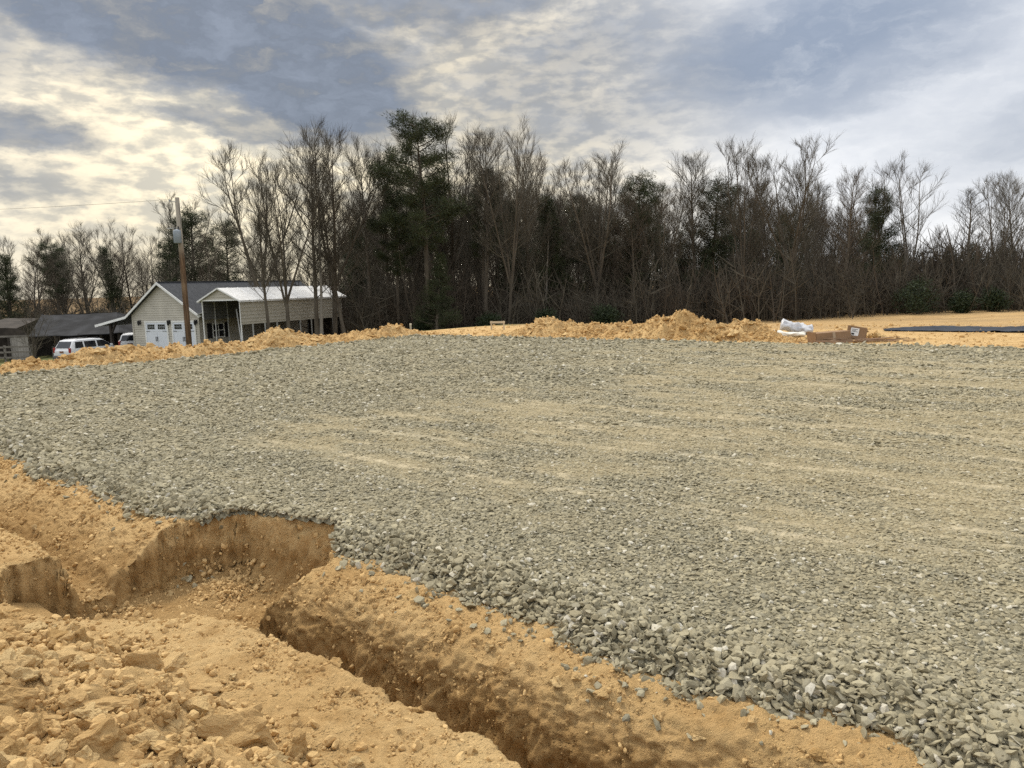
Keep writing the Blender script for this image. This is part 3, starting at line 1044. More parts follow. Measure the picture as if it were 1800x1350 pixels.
# lumps left on the graded field beyond the pad
n_ = 5000
u = rng.uniform(-22, 25, n_); v = 20.6 + rng.exponential(9, n_)
x, y = uv2xy(u, v)
sd, _ = pad_sd(u, v)
ok = in_view(x, y, 1.15) & (sd < -.1) & (y < 58) & (v > 20)
u, v, x, y = u[ok], v[ok], x[ok], y[ok]
s_ = np.minimum(.11, .016 * np.exp(np.abs(rng.normal(0, .75, len(u)))))
pos = np.stack([x, y, ground_z(u, v)[0] + s_ * .3], -1)
scatter('field_lumps', pos, rng.uniform(-3, 3, (len(u), 3)), s_[:, None] * rng.uniform(.7, 1.2, (len(u), 3)), rng.integers(0, 8, len(u)), np.zeros(len(u)), crumb_src, ground)
# single clods lying on the banks and stuck in the cut faces
BANK = [(1018, 1192, 26), (1040, 1202, 22), (985, 1205, 34), (860, 1140, 24), (1320, 1275, 28), (1440, 1335, 36), (1410, 1318, 20), (1385, 1280, 26), (1120, 1165, 16),
        (700, 1286, 20), (628, 1218, 22), (595, 1216, 18), (565, 1083, 14), (630, 1075, 16), (850, 1110, 18), (1480, 1262, 20), (1545, 1315, 18), (985, 1330, 22),
        (735, 1252, 24), (590, 1172, 30), (148, 905, 12), (255, 943, 11), (130, 918, 16), (225, 1035, 14), (300, 1045, 12), (60, 930, 14), (890, 1180, 18), (1060, 1222, 30),
        (1160, 1262, 26), (1230, 1300, 22), (760, 1305, 18), (830, 1325, 16), (410, 1190, 14), (480, 1225, 16), (520, 1262, 18), (660, 1262, 14), (920, 1350, 24)]
for j, (px, py, wpx) in enumerate(BANK):
    z = -.1
    for _ in range(14):
        p = on_ground(px, py, z)
        z = .6 * z + .4 * gz(p[0], p[1])
    w_ = wpx / FPX * np.linalg.norm(p - np.array([0, 0, HC])) / 2
    o = put_clod(ground, np.zeros(3), (p[0], p[1], gz(p[0], p[1]) + w_ * .25), w_ * rng.uniform(.75, 1.15, 3), rng.uniform(-.5, .5, 3) + np.array([0, 0, j * 1.3]), j)


# banks of spoil round the far sides of the pad
LB = [(1.0, .05), (2.5, .25), (3.9, .10), (4.35, .25), (4.79, .24), (5.32, .14), (5.9, .44), (6.23, .58), (6.55, .52), (7.04, .34), (7.75, .36), (8.86, .28), (9.86, .32), (10.9, .25), (11.56, .20),
      (12.27, .44), (13.0, .60), (13.73, .49), (14.75, .25), (15.85, .21), (16.57, .31), (17.31, .29), (18.56, .35), (19.54, .2), (20.38, .0), (21, -.15)]
RB = [(-16.3, -.15), (-15.69, -.03), (-14.93, .21), (-14.33, .45), (-13.76, .50), (-12.66, .36), (-11.35, .33), (-10.11, .33), (-9.39, .40), (-8.7, .66), (-8.25, .82), (-7.81, .84), (-7.49, .66),
      (-6.96, .55), (-6.34, .48), (-5.74, .52), (-5.35, .44), (-4.87, .22), (-4.3, .0), (-3.9, -.15)]


def make_bank(name, label, prof, along, centre, halfw, seed, nclod):
    """a ridge of tipped soil; along = 'v' or 'u' is the axis it follows"""
    a_ = np.array([p[0] for p in prof]); h_ = np.array([p[1] for p in prof]) * 1.06 - (.02 if along == 'v' else -.02)
    s0, s1 = a_[0], a_[-1]
    A = np.arange(s0, s1, .055); B = np.arange(-halfw * 1.5, halfw * 1.5, .055)

    def hz(a, b):
        hh = np.interp(a, a_, h_)
        cw = .25 * fbm(np.stack([a * .7, a * 0, a * 0], -1), 2, seed)
        pr = np.clip(1 - (np.abs(b - cw) / halfw), 0, 1)
        z = -.09 + (hh + .09) * pr ** .85
        p = np.stack([a * 2.2, b * 2.2, a * 0], -1)
        z = z + np.minimum(1, pr * 4) * (np.clip(hh, .12, 1) * (.30 * fbm(p, 5, seed + 1, .6)) + .09 * np.abs(fbm(p * 2.5, 4, seed + 4, .6)) - .03)
        toe = np.where(pr <= 0, -.16, 0)
        return z + toe

    AA, BB = np.meshgrid(A, B, indexing='ij')
    ZZ = hz(AA, BB)
    uu, vv = (centre + BB, AA) if along == 'v' else (AA, centre + BB)
    x, y = uv2xy(uu, vv)
    if along == 'v': fc = grid_faces(len(A), len(B))[:, ::-1]
    else: fc = grid_faces(len(A), len(B))
    cu, cv = (centre, (s0 + s1) / 2) if along == 'v' else ((s0 + s1) / 2, centre)
    t = empty(name, (*uv2xy(cu, cv), -.09))
    tag(t, label, 'dirt pile', 'dug soil heaps')
    b0 = np.array(t.location)
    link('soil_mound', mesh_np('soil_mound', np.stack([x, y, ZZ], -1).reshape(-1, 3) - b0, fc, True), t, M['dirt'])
    r = np.random.default_rng(seed)
    cnt = 0
    pos, sz = [], []
    while cnt < nclod:
        a = r.uniform(s0 + .3, s1 - .3); b = r.uniform(-1.2, .55) * halfw * (1 if along == 'u' else -1)
        if np.interp(a, a_, h_) < .06 and r.random() < .7: continue
        s = min(.22, .055 * math.exp(abs(r.normal(0, .62))))
        u_, v_ = (centre + b, a) if along == 'v' else (a, centre + b)
        x_, y_ = uv2xy(u_, v_)
        z_ = max(float(hz(np.array([a]), np.array([b]))[0]), -.08)
        o = put_clod(t, b0, (x_, y_, z_ + s * .22), s * np.array([r.uniform(.9, 1.5), r.uniform(.7, 1.1), r.uniform(.5, .9)]), (r.normal(0, .35), r.normal(0, .35), r.uniform(0, 6.28)), int(r.integers(0, 10)))
        cnt += 1
    n_ = 9000
    a = r.uniform(s0, s1, n_); b = r.uniform(-1.75, 1.0, n_) * halfw * (1 if along == 'u' else -1)
    uu, vv = (centre + b, a) if along == 'v' else (a, centre + b)
    x, y = uv2xy(uu, vv)
    sd, _ = pad_sd(uu, vv)
    ok = sd < .1
    a, b, x, y = a[ok], b[ok], x[ok], y[ok]
    s = np.minimum(.075, .017 * np.exp(np.abs(r.normal(0, .6, len(a)))))
    z = np.maximum(hz(a, b), -.09) + s * .3
    scatter('soil_crumbs', np.stack([x, y, z], -1) - b0, r.uniform(-3, 3, (len(a), 3)), s[:, None] * r.uniform(.7, 1.3, (len(a), 3)), r.integers(0, 8, len(a)), np.zeros(len(a)), crumb_src, t)
    return t


make_bank('spoil_bank', 'long low bank of tipped ochre soil in front of the garage and carport', LB, 'v', -20.1, 1.05, 211, 260)
make_bank('spoil_bank', 'lumpy ochre soil bank with one high mound before the wood', RB, 'u', 21.2, 1.15, 223, 240)

# ------------------------------------------------------------------ building materials
def lap_mat(name, col, pitch, dirt=0.12):
    m, n = new_mat(name)
    geo = n.node('ShaderNodeNewGeometry')
    co = geo.outputs['Position']
    f = n.noise(co, 1.3, 5, 0.6)
    c = n.mix(n.ramp(f, .3, .75), tuple(x * (1 - dirt) for x in col), tuple(min(1, x * (1 + dirt * .6)) for x in col))
    st = n.noise(n.vmath('MULTIPLY', co, (3, 3, .3)), 3.0, 5, 0.65)
    c = n.mix(n.ramp(st, .55, .8, 0, .25), c, tuple(x * .62 for x in col))
    finish(n, c, 0.55, None, spec=0.3)
    return m


M['siding'] = lap_mat('beige_vinyl_siding', (0.47, 0.44, 0.375), .1)
M['white'] = simple_mat('white_trim_paint', (0.74, 0.74, 0.72), 0.5, .05, 2.0)
M['door'] = simple_mat('white_door_paint', (0.66, 0.69, 0.74), 0.4, .03, 2.0)
M['glass'] = simple_mat('dark_window_glass', (0.012, 0.014, 0.018), 0.06, .2, 2.0, spec=.6)
M['black'] = simple_mat('black_metal', (0.018, 0.018, 0.018), 0.5, .2)
M['metal_wall'] = lap_mat('beige_ribbed_metal', (0.45, 0.42, 0.35), .1, .08)
M['metal_roof'] = simple_mat('white_metal_roof', (0.76, 0.76, 0.75), 0.38, .08, 1.2, spec=.5, wear=(0.52, 0.51, 0.47))
M['dark_panel'] = simple_mat('shade_dark_panel', (0.11, 0.11, 0.105), 0.6, .2, 2.0)  # carport's inner shade put into the left panel's colour
M['galv'] = simple_mat('galvanised_steel', (0.42, 0.42, 0.40), 0.45, .15, 4, metal=.3)
m, n = new_mat('charcoal_shingles')
co = n.node('ShaderNodeTexCoord').outputs['Object']
br = n.node('ShaderNodeTexBrick', None, Vector=co, Color1=(0.055, 0.058, 0.064), Color2=(0.085, 0.088, 0.095), Mortar=(0.04, 0.042, 0.046), Scale=1.0)
br.inputs['Mortar Size'].default_value = .012
br.inputs['Brick Width'].default_value = .3
br.inputs['Row Height'].default_value = .14
c = n.mix(n.ramp(n.noise(co, 1.2, 6, .7), .3, .7, 0, .5), br.outputs[0], (0.075, 0.08, 0.088))
finish(n, c, .95, n.noise(co, 70, 4), .4, .01, .1)
M['shingle'] = m
M['tin_black'] = simple_mat('dark_felt_roof', (0.030, 0.031, 0.034), 0.9, .45, .6, bump=.2, spec=.1)
M['old_white'] = simple_mat('weathered_white_boards', (0.30, 0.28, 0.25), 0.85, .2, 1.5, wear=(0.20, 0.18, 0.15))
M['dark_wood'] = simple_mat('dark_barn_wood', (0.040, 0.033, 0.027), 0.95, .4, 1.2, bump=.3)
M['grey_wood'] = simple_mat('weathered_grey_rail', (0.17, 0.155, 0.135), 0.9, .25, 2.5, bump=.3)
M['concrete'] = simple_mat('concrete', (0.36, 0.34, 0.30), 0.9, .15, 2.0, bump=.2)

ZH = -2.35
HA = R(-25)
CW, SW = math.cos(R(25)), math.sin(R(25))


def lap_wall(mb, outline, course, lip, axis_fn):
    """horizontal courses clipped between left(z) and right(z); axis_fn(s,z,out) -> point"""
    z0, z1, lf, rf = outline
    k = int(math.ceil((z1 - z0) / course))
    for i in range(k):
        a, b = z0 + i * course, min(z1, z0 + (i + 1) * course)
        la, ra, lb, rb = lf(a), rf(a), lf(b), rf(b)
        if ra - la < .02: continue
        mb.poly([axis_fn(la, a, lip), axis_fn(ra, a, lip), axis_fn(rb, b, .002), axis_fn(lb, b, .002)])
        mb.poly([axis_fn(la, a, 0), axis_fn(ra, a, 0), axis_fn(ra, a, lip), axis_fn(la, a, lip)])


house = empty('garage_house', (-28.4, 58.5, ZH), HA)
tag(house, 'beige gabled garage with two white doors and grey shingle roof', 'garage')
WD, EH, RH, RX, LEN = 6.76, 3.0, 5.20, 3.2, 15.0
mb = MB()
lap_wall(mb, (0.0, RH - .03, lambda z: 0 if z < EH else RX * (z - EH) / (RH - EH), lambda z: WD if z < EH else WD - (WD - RX) * (z - EH) / (RH - EH)), .17, .030, lambda s, z, o: (s, -o, z))
mb.build('front_wall', M['siding'], house)
mb = MB()
lap_wall(mb, (0.0, EH, lambda z: 0, lambda z: LEN), .17, .030, lambda s, z, o: (WD + o, s, z))
mb.build('side_wall', M['siding'], house)
mb = MB()
lap_wall(mb, (0.0, EH, lambda z: 0, lambda z: LEN), .17, .030, lambda s, z, o: (-o, s, z))
mb.build('side_wall', M['siding'], house)
mb = MB()
mb.poly([(0, LEN, 0), (WD, LEN, 0), (WD, LEN, EH), (RX, LEN, RH), (0, LEN, EH)])
mb.build('rear_wall', M['siding'], house)
# roof: two slopes with overhang, the left one carried on as a lean-to
ov = .32


def slab(mb, pts, th):
    lo = [(p[0], p[1], p[2] - th) for p in pts]
    mb.hexa(lo + list(pts))


roof = MB()
slR = (EH - RH) / (WD - RX)
slab(roof, [(RX, -ov, RH + .12), (WD + .38, -ov, RH + .12 + slR * (WD + .38 - RX)), (WD + .38, LEN + .3, RH + .12 + slR * (WD + .38 - RX)), (RX, LEN + .3, RH + .12)], .11)
slL = (RH - EH) / RX
slab(roof, [(-.35, -ov, RH + .12 - slL * (RX + .35)), (RX, -ov, RH + .12), (RX, LEN + .3, RH + .12), (-.35, LEN + .3, RH + .12 - slL * (RX + .35))], .11)
zk = RH + .12 - slL * (RX + .35)
slab(roof, [(-3.75, -ov, 2.25), (-.35, -ov, zk), (-.35, 8.0, zk), (-3.75, 8.0, 2.25)], .11)
roofo = roof.build('roof', M['shingle'], house)
mb = MB()
zr_ = RH + .12 + slR * (WD + .38 - RX)
for (a, b) in (((RX, RH + .06), (WD + .38, zr_ - .06)), ((RX, RH + .06), (-.35, zk - .06)), ((-.35, zk - .06), (-3.75, 2.19))):
    mb.beam((a[0], -ov - .03, a[1]), (b[0], -ov - .03, b[1]), .05, .22, up=(0, 1, 0)) if False else mb.hexa(
        [(a[0], -ov - .055, a[1] - .13), (b[0], -ov - .055, b[1] - .13), (b[0], -ov - .004, b[1] - .13), (a[0], -ov - .004, a[1] - .13),
         (a[0], -ov - .055, a[1] + .05), (b[0], -ov - .055, b[1] + .05), (b[0], -ov - .004, b[1] + .05), (a[0], -ov - .004, a[1] + .05)])
mb.build('barge_board', M['white'], roofo)
MB().box(WD + .385, WD + .47, -ov, LEN + .3, zr_ - .14, zr_ + .0).build('gutter', M['white'], roofo)
MB().box(-3.84, -3.755, -ov, 8.0, 2.1, 2.25).build('gutter', M['white'], roofo)
MB().box(RX - .12, RX + .12, -ov, LEN + .3, RH + .10, RH + .15).build('ridge_cap', M['shingle'], roofo)
mb = MB(); mb.box(-2.8, -2.6, .1, .3, 0, 2.36)
mb.build('post', M['dark_wood'], house)
mb = MB(); mb.beam((-2.7, .2, 1.5), (-2.0, .2, 2.5), .12); mb.build('brace', M['dark_wood'], house)
mb = MB(); mb.box(-2.8, -2.6, 7.2, 7.4, 0, 2.36); mb.build('post', M['dark_wood'], house)
MB().box(-3.4, -.03, 7.5, 7.6, 0, 2.3).build('dark_rear_closure', M['dark_wood'], house)
# corner boards
MB().box(-.035, .10, -.050, -.032, 0, EH).build('corner_board', M['siding'], house)
MB().box(WD - .10, WD + .035, -.050, -.032, 0, EH).build('corner_board', M['siding'], house)
MB().box(-.1, WD + .1, -.06, 0.0, -.6, .06).build('footing', M['concrete'], house)


def garage_door(x0, x1):
    d = MB()
    H0, T = .04, 2.37
    d.box(x0, x1, -.06, -.03, H0, T)
    do = d.build('door', M['door'], house)
    fr = MB()
    fr.box(x0 - .12, x0 - .002, -.085, -.026, 0, T + .12); fr.box(x1 + .002, x1 + .12, -.085, -.026, 0, T + .12); fr.box(x0, x1, -.085, -.026, T + .003, T + .12)
    fr.build('door_frame', M['white'], do)
    w = x1 - x0
    cols = 2
    # raised rails and stiles of the carriage-house pattern
    st = MB()
    for k in range(3):
        xx = x0 + w * k / 2
        xa, xb = max(x0, xx - .055), min(x1, xx + .055)
        st.box(xa, xb, -.075, -.061, H0, T)
    st.box(x0 + .056, x1 - .056, -.074, -.061, 1.72, 1.80)
    st.box(x0 + .056, x1 - .056, -.074, -.061, H0 + .001, H0 + .09)
    st.build('door_stile', M['door'], do)
    for k in range(2):
        a = x0 + w * k / 2 + .16
        b = x0 + w * (k + 1) / 2 - .16
        pw = (b - a) / 4
        wf = MB(); wf.box(a - .04, b + .04, -.0735, -.0615, 1.84, 2.28)
        wo = wf.build('door_window', M['door'], do)
        for r_ in range(2):
            for c_ in range(4):
                p = MB(); p.box(a + c_ * pw + .012, a + (c_ + 1) * pw - .012, -.081, -.0740, 1.875 + r_ * .19, 1.875 + r_ * .19 + .17)
                p.build('pane', M['glass'], wo)
    for zz_ in (.30, 1.72):
        hg = MB(); hg.box(x0 + .03, x0 + .42, -.09, -.076, zz_, zz_ + .035); hg.box(x1 - .42, x1 - .03, -.09, -.076, zz_, zz_ + .035)
        hg.build('strap_hinge', M['black'], do)
    xm = (x0 + x1) / 2
    hd = MB()
    for s_ in (-.07, .07):
        hd.box(xm + s_ - .016, xm + s_ + .016, -.13, -.105, 1.0, 1.32); hd.box(xm + s_ - .022, xm + s_ + .022, -.106, -.0765, 1.28, 1.32); hd.box(xm + s_ - .022, xm + s_ + .022, -.106, -.0765, 1.0, 1.04)
    hd.build('door_handle', M['black'], do)


garage_door(1.42, 3.56)
garage_door(4.18, 6.30)
for xl in (.82, 3.87, 6.55):
    l = MB()
    l.box(xl - .06, xl + .06, -.05, -.022, 2.25, 2.55)
    l.tube([(xl, -.05, 2.5), (xl, -.14, 2.56), (xl, -.2, 2.52)], .016, 6)
    l.tube([(xl, -.2, 2.52), (xl, -.2, 2.46), (xl, -.2, 2.20), (xl, -.2, 2.15)], [.03, .10, .07, .03], 6)
    l.build('wall_lamp', M['black'], house)
# side window with shutters
wn = MB(); wy0, wy1, wz0, wz1 = 1.2, 2.2, 1.22, 2.15
wn.box(WD + .034, WD + .06, wy0, wy1, wz0, wz1)
wo = wn.build('window', M['glass'], house)
fr = MB()
fr.box(WD + .028, WD + .09, wy0 - .08, wy0, wz0 - .08, wz1 + .08); fr.box(WD + .028, WD + .09, wy1, wy1 + .08, wz0 - .08, wz1 + .08)
fr.box(WD + .028, WD + .088, wy0, wy1, wz1 + .001, wz1 + .08); fr.box(WD + .028, WD + .088, wy0, wy1, wz0 - .08, wz0 - .001)
fr.box(WD + .061, WD + .085, wy0, wy1, (wz0 + wz1) / 2 - .03, (wz0 + wz1) / 2 + .03); fr.box(WD + .061, WD + .083, (wy0 + wy1) / 2 - .025, (wy0 + wy1) / 2 + .025, wz0, wz1)
fr.build('window_frame', M['white'], wo)
for (a, b) in ((wy0 - .55, wy0 - .10), (wy1 + .10, wy1 + .55)):
    sh = MB(); sh.box(WD + .03, WD + .07, a, b, wz0 - .08, wz1 + .08)
    for k in range(8): sh.box(WD + .0705, WD + .082, a + .05, b - .05, wz0 + k * .115, wz0 + k * .115 + .06)
    sh.build('shutter', M['black'], house)

# metal carport
cp = empty('metal_carport', (-18.4, 53.0, ZH), HA)
tag(cp, 'tall beige metal carport with white roof beside the garage', 'carport')
CWD, CE, CR_, CLN, PB = 3.45, 3.90, 4.68, 11.2, 2.20
xm = -CWD / 2
for (x_, y_) in [(0, .05), (0, 1.15), (0, 2.35), (0, 3.6), (0, 4.85), (0, 6.1), (0, 7.4), (0, 8.7), (0, 10.0), (0, 11.1)] + [(-CWD, y) for y in (.05, 1.15, 2.35, 3.6, 4.85, 6.1, 7.4, 8.7, 10.0, 11.1)]:
    MB().box(x_ - .033, x_ + .033, y_ - .033, y_ + .033, -.4, CE - .04).build('post', M['galv'] if y_ > .1 else M['white'], cp)


def ribbed(mb, y0, y1, z0, z1, x, out, pitch=.23):
    k = int(round((z1 - z0) / pitch))
    p = (z1 - z0) / k
    for i in range(k):
        za = z0 + i * p
        prof = [(0, za), (0, za + p * .62), (.028, za + p * .70), (.028, za + p * .90), (0, za + p)]
        for (a, b) in zip(prof[:-1], prof[1:]):
            mb.poly([(x + out * a[0], y0, a[1]), (x + out * a[0], y1, a[1]), (x + out * b[0], y1, b[1]), (x + out * b[0], y0, b[1])])


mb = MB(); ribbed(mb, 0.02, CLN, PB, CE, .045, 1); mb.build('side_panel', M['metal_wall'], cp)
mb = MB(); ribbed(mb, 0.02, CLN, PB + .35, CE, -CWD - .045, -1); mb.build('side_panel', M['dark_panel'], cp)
mb = MB(); mb.box(-CWD, 0, CLN - .02, CLN + .01, 0, CE); mb.build('dark_rear_closure', M['dark_wood'], cp)  # added dark sheet closing the far end, standing in for the interior's shade
for yg in (0.0, CLN):
    mb = MB()
    k = 4
    for i in range(k):
        za, zb = CE + (CR_ - CE) * i / k, CE + (CR_ - CE) * (i + 1) / k
        ha, hb_ = CWD / 2 * (1 - i / k), CWD / 2 * (1 - (i + 1) / k)
        mb.poly([(xm - ha, yg - .03, za), (xm + ha, yg - .03, za), (xm + hb_, yg - .008, zb), (xm - hb_, yg - .008, zb)])
    mb.build('gable_panel', M['metal_wall'], cp)
    MB().box(-CWD - .1, .08, yg - .05, yg - .031, CE - .05, CE + .04).build('gable_trim', M['white'], cp)
sl = (CE - CR_) / (CWD / 2)
for s_ in (-1, 1):
    mb = MB()
    xo = CWD / 2 + .24
    npan = 12
    y0, y1 = -.18, CLN + .45
    for i in range(npan):
        ya, yb = y0 + (y1 - y0) * i / npan, y0 + (y1 - y0) * (i + 1) / npan
        pr = [(ya, 0), (yb - .10, 0), (yb - .07, .025), (yb - .03, .025), (yb, 0)]
        for (p, q_) in zip(pr[:-1], pr[1:]):
            mb.poly([(xm, p[0], CR_ + .06 + p[1]), (xm + s_ * xo, p[0], CR_ + .06 + sl * xo + p[1]), (xm + s_ * xo, q_[0], CR_ + .06 + sl * xo + q_[1]), (xm, q_[0], CR_ + .06 + q_[1])])
    mb.hexa([(xm + s_ * (xo - .04), y0, CR_ + sl * xo - .06), (xm + s_ * (xo - .004), y0, CR_ + sl * xo - .06), (xm + s_ * (xo - .004), y1, CR_ + sl * xo - .06), (xm + s_ * (xo - .04), y1, CR_ + sl * xo - .06),
             (xm + s_ * (xo - .04), y0, CR_ + sl * xo + .05), (xm + s_ * (xo - .004), y0, CR_ + sl * xo + .05), (xm + s_ * (xo - .004), y1, CR_ + sl * xo + .05), (xm + s_ * (xo - .04), y1, CR_ + sl * xo + .05)])
    mb.build('roof_slope', M['metal_roof'], cp)
    mb = MB(); mb.beam((xm, y0 - .012, CR_ + .02), (xm + s_ * xo, y0 - .012, CR_ + .02 + sl * xo), .02, .1, up=(0, 0, 1)); mb.build('roof_trim', M['white'], cp)
mb = MB(); mb.beam((-.88, .6, 3.25), (.28, -.25, .35), .07); mb.build('brace', M['galv'], cp)
slab_ = MB(); slab_.hexa([(-CWD - .95, .3, 2.86), (-CWD - .05, .3, 3.10), (-CWD - .05, CLN, 3.10), (-CWD - .95, CLN, 2.86), (-CWD - .95, .3, 2.90), (-CWD - .05, .3, 3.14), (-CWD - .05, CLN, 3.14), (-CWD - .95, CLN, 2.90)]); slab_.build('added_light_blocker', M['galv'], cp)  # added slab, mostly unseen, keeps sky light out between carport and house
for yb in (2.35, 4.85, 7.4):
    MB().box(-CWD + .04, -.04, yb - .03, yb + .03, CE - .1, CE - .04).build('cross_tube', M['galv'], cp)

# old dark-roofed barn at the left
ZB = -3.15
barn = empty('old_barn', (-40.5, 69.0, ZB), R(4))
tag(barn, 'old low barn with dark sagging roof and pale end bay', 'barn')
mb = MB()


def sag(p0, p1, p2, p3, nx=10, ny=5, amt=.14, th=.06):
    """roof slope between eave p0-p1 and ridge p3-p2, sagging a little"""
    g = []
    for j in range(ny + 1):
        row = []
        for i in range(nx + 1):
            a, b = i / nx, j / ny
            p = (Vector(p0) * (1 - a) + Vector(p1) * a) * (1 - b) + (Vector(p3) * (1 - a) + Vector(p2) * a) * b
            p.z -= amt * math.sin(math.pi * a) * math.sin(math.pi * (b * .7 + .15)) + .03 * math.sin(a * 17 + b * 5)
            row.append(p)
        g.append(row)
    for j in range(ny):
        for i in range(nx):
            mb.poly([g[j][i], g[j][i + 1], g[j + 1][i + 1], g[j + 1][i]])
    for i in range(nx):
        mb.poly([g[0][i], g[0][i + 1], g[0][i + 1] - Vector((0, 0, th)), g[0][i] - Vector((0, 0, th))])


sag((-.6, -3.2, 2.05), (6.9, -3.2, 2.10), (4.4, 2.6, 3.75), (-2.3, 2.6, 3.70))
sag((6.9, -3.2, 2.10), (8.8, 5.5, 1.95), (4.4, 2.6, 3.75), (4.4, 2.6, 3.75), amt=.05)
sag((-1.8, 6.0, 2.0), (8.8, 5.5, 1.95), (4.4, 2.6, 3.75), (-2.3, 2.6, 3.70), amt=.05)
mb.build('roof', M['tin_black'], barn)
for x_ in (-.3, 1.6, 3.4, 5.2, 6.7):
    MB().box(x_ - .08, x_ + .08, -3.0, -2.84, -.3, 2.1).build('post', M['dark_wood'], barn)
MB().box(-1.5, 7.5, 3.8, 3.9, -.3, 2.2).build('rear_wall', M['dark_wood'], barn)
MB().box(7.4, 7.5, -1.0, 3.8, -.3, 2.0).build('end_wall', M['dark_wood'], barn)
mb = MB(); mb.box(.3, 1.4, -1.5, -.2, -.2, 1.05); mb.box(.45, 1.3, -1.4, -.3, 1.05, 1.3); mb.build('feed_bin', M['grey_wood'], barn, bevel=.08)
# pale end bay, gabled, with a framed opening
for (x0, x1) in ((-6.2, -4.35), (-2.35, -.75)):
    k = int((x1 - x0) / .22)
    for i in range(k):
        a = x0 + (x1 - x0) * i / k
        MB().box(a + .006, a + (x1 - x0) / k - .006, -3.05 + .006 * (i % 2), -3.0, -.2, 2.0).build('board', M['old_white'], barn)
MB().box(-6.3, -.6, -3.1, -3.02, 2.0, 2.16).build('lintel', M['grey_wood'], barn)
mb = MB(); mb.poly([(-6.4, -3.06, 2.16), (-.5, -3.06, 2.16), (-1.6, -3.0, 2.75), (-5.2, -3.0, 2.95)]); mb.poly([(-5.2, -3.0, 2.95), (-1.6, -3.0, 2.75), (-2.4, 2.5, 3.4), (-5.4, 2.5, 3.5)])
mb.build('end_bay_roof', M['dark_wood'], barn)
MB().box(-6.3, -.7, 1.0, 1.1, -.2, 2.2).build('bay_rear_wall', M['dark_wood'], barn)
mb = MB(); mb.beam((-6.15, -3.12, .2), (-4.5, -3.12, 1.9), .09); mb.build('brace', M['dark_wood'], barn)
mb = MB(); mb.beam((-4.4, -3.1, -.2), (-4.4, -3.1, 2.0), .14); mb.build('post', M['dark_wood'], barn)
mb = MB(); mb.beam((-2.3, -3.1, -.2), (-2.3, -3.1, 2.0), .14); mb.build('post', M['dark_wood'], barn)

# rail fence before the barn
fence = empty('rail_fence', (-41.6, 63.6, gz(-41.6, 63.6)), R(3))
tag(fence, 'grey wooden rail fence in front of the old barn', 'fence')
for x_ in (-4.2, -2.1, 0.0, 2.1):
    MB().box(x_ - .07, x_ + .07, -.05, .09, -.4, 1.35).build('post', M['grey_wood'], fence)
for k, z_ in enumerate((.35, .78, 1.2)):
    for x_ in (-4.2, -2.1, 0.0):
        mb = MB(); mb.beam((x_ - .05, -.08, z_ + .02 * ((k + int(x_)) % 3)), (x_ + 2.15, -.08, z_), .035, .14); mb.build('rail', M['grey_wood'], fence)


# ------------------------------------------------------------------ vehicles
M['car_white'] = simple_mat('white_car_paint', (0.70, 0.71, 0.73), 0.22, .02, 1.0, spec=.55)
M['tyre'] = simple_mat('black_tyre', (0.018, 0.018, 0.018), 0.85, .2)
M['rim'] = simple_mat('alloy_rim', (0.45, 0.45, 0.46), 0.35, .1, metal=.6)
M['red_lamp'] = simple_mat('red_tail_lamp', (0.32, 0.018, 0.015), 0.2, .1, spec=.6)
M['amber'] = simple_mat('rusty_plate', (0.20, 0.09, 0.05), 0.5, .2)
M['grey_plastic'] = simple_mat('grey_bumper', (0.10, 0.10, 0.10), 0.6, .1)


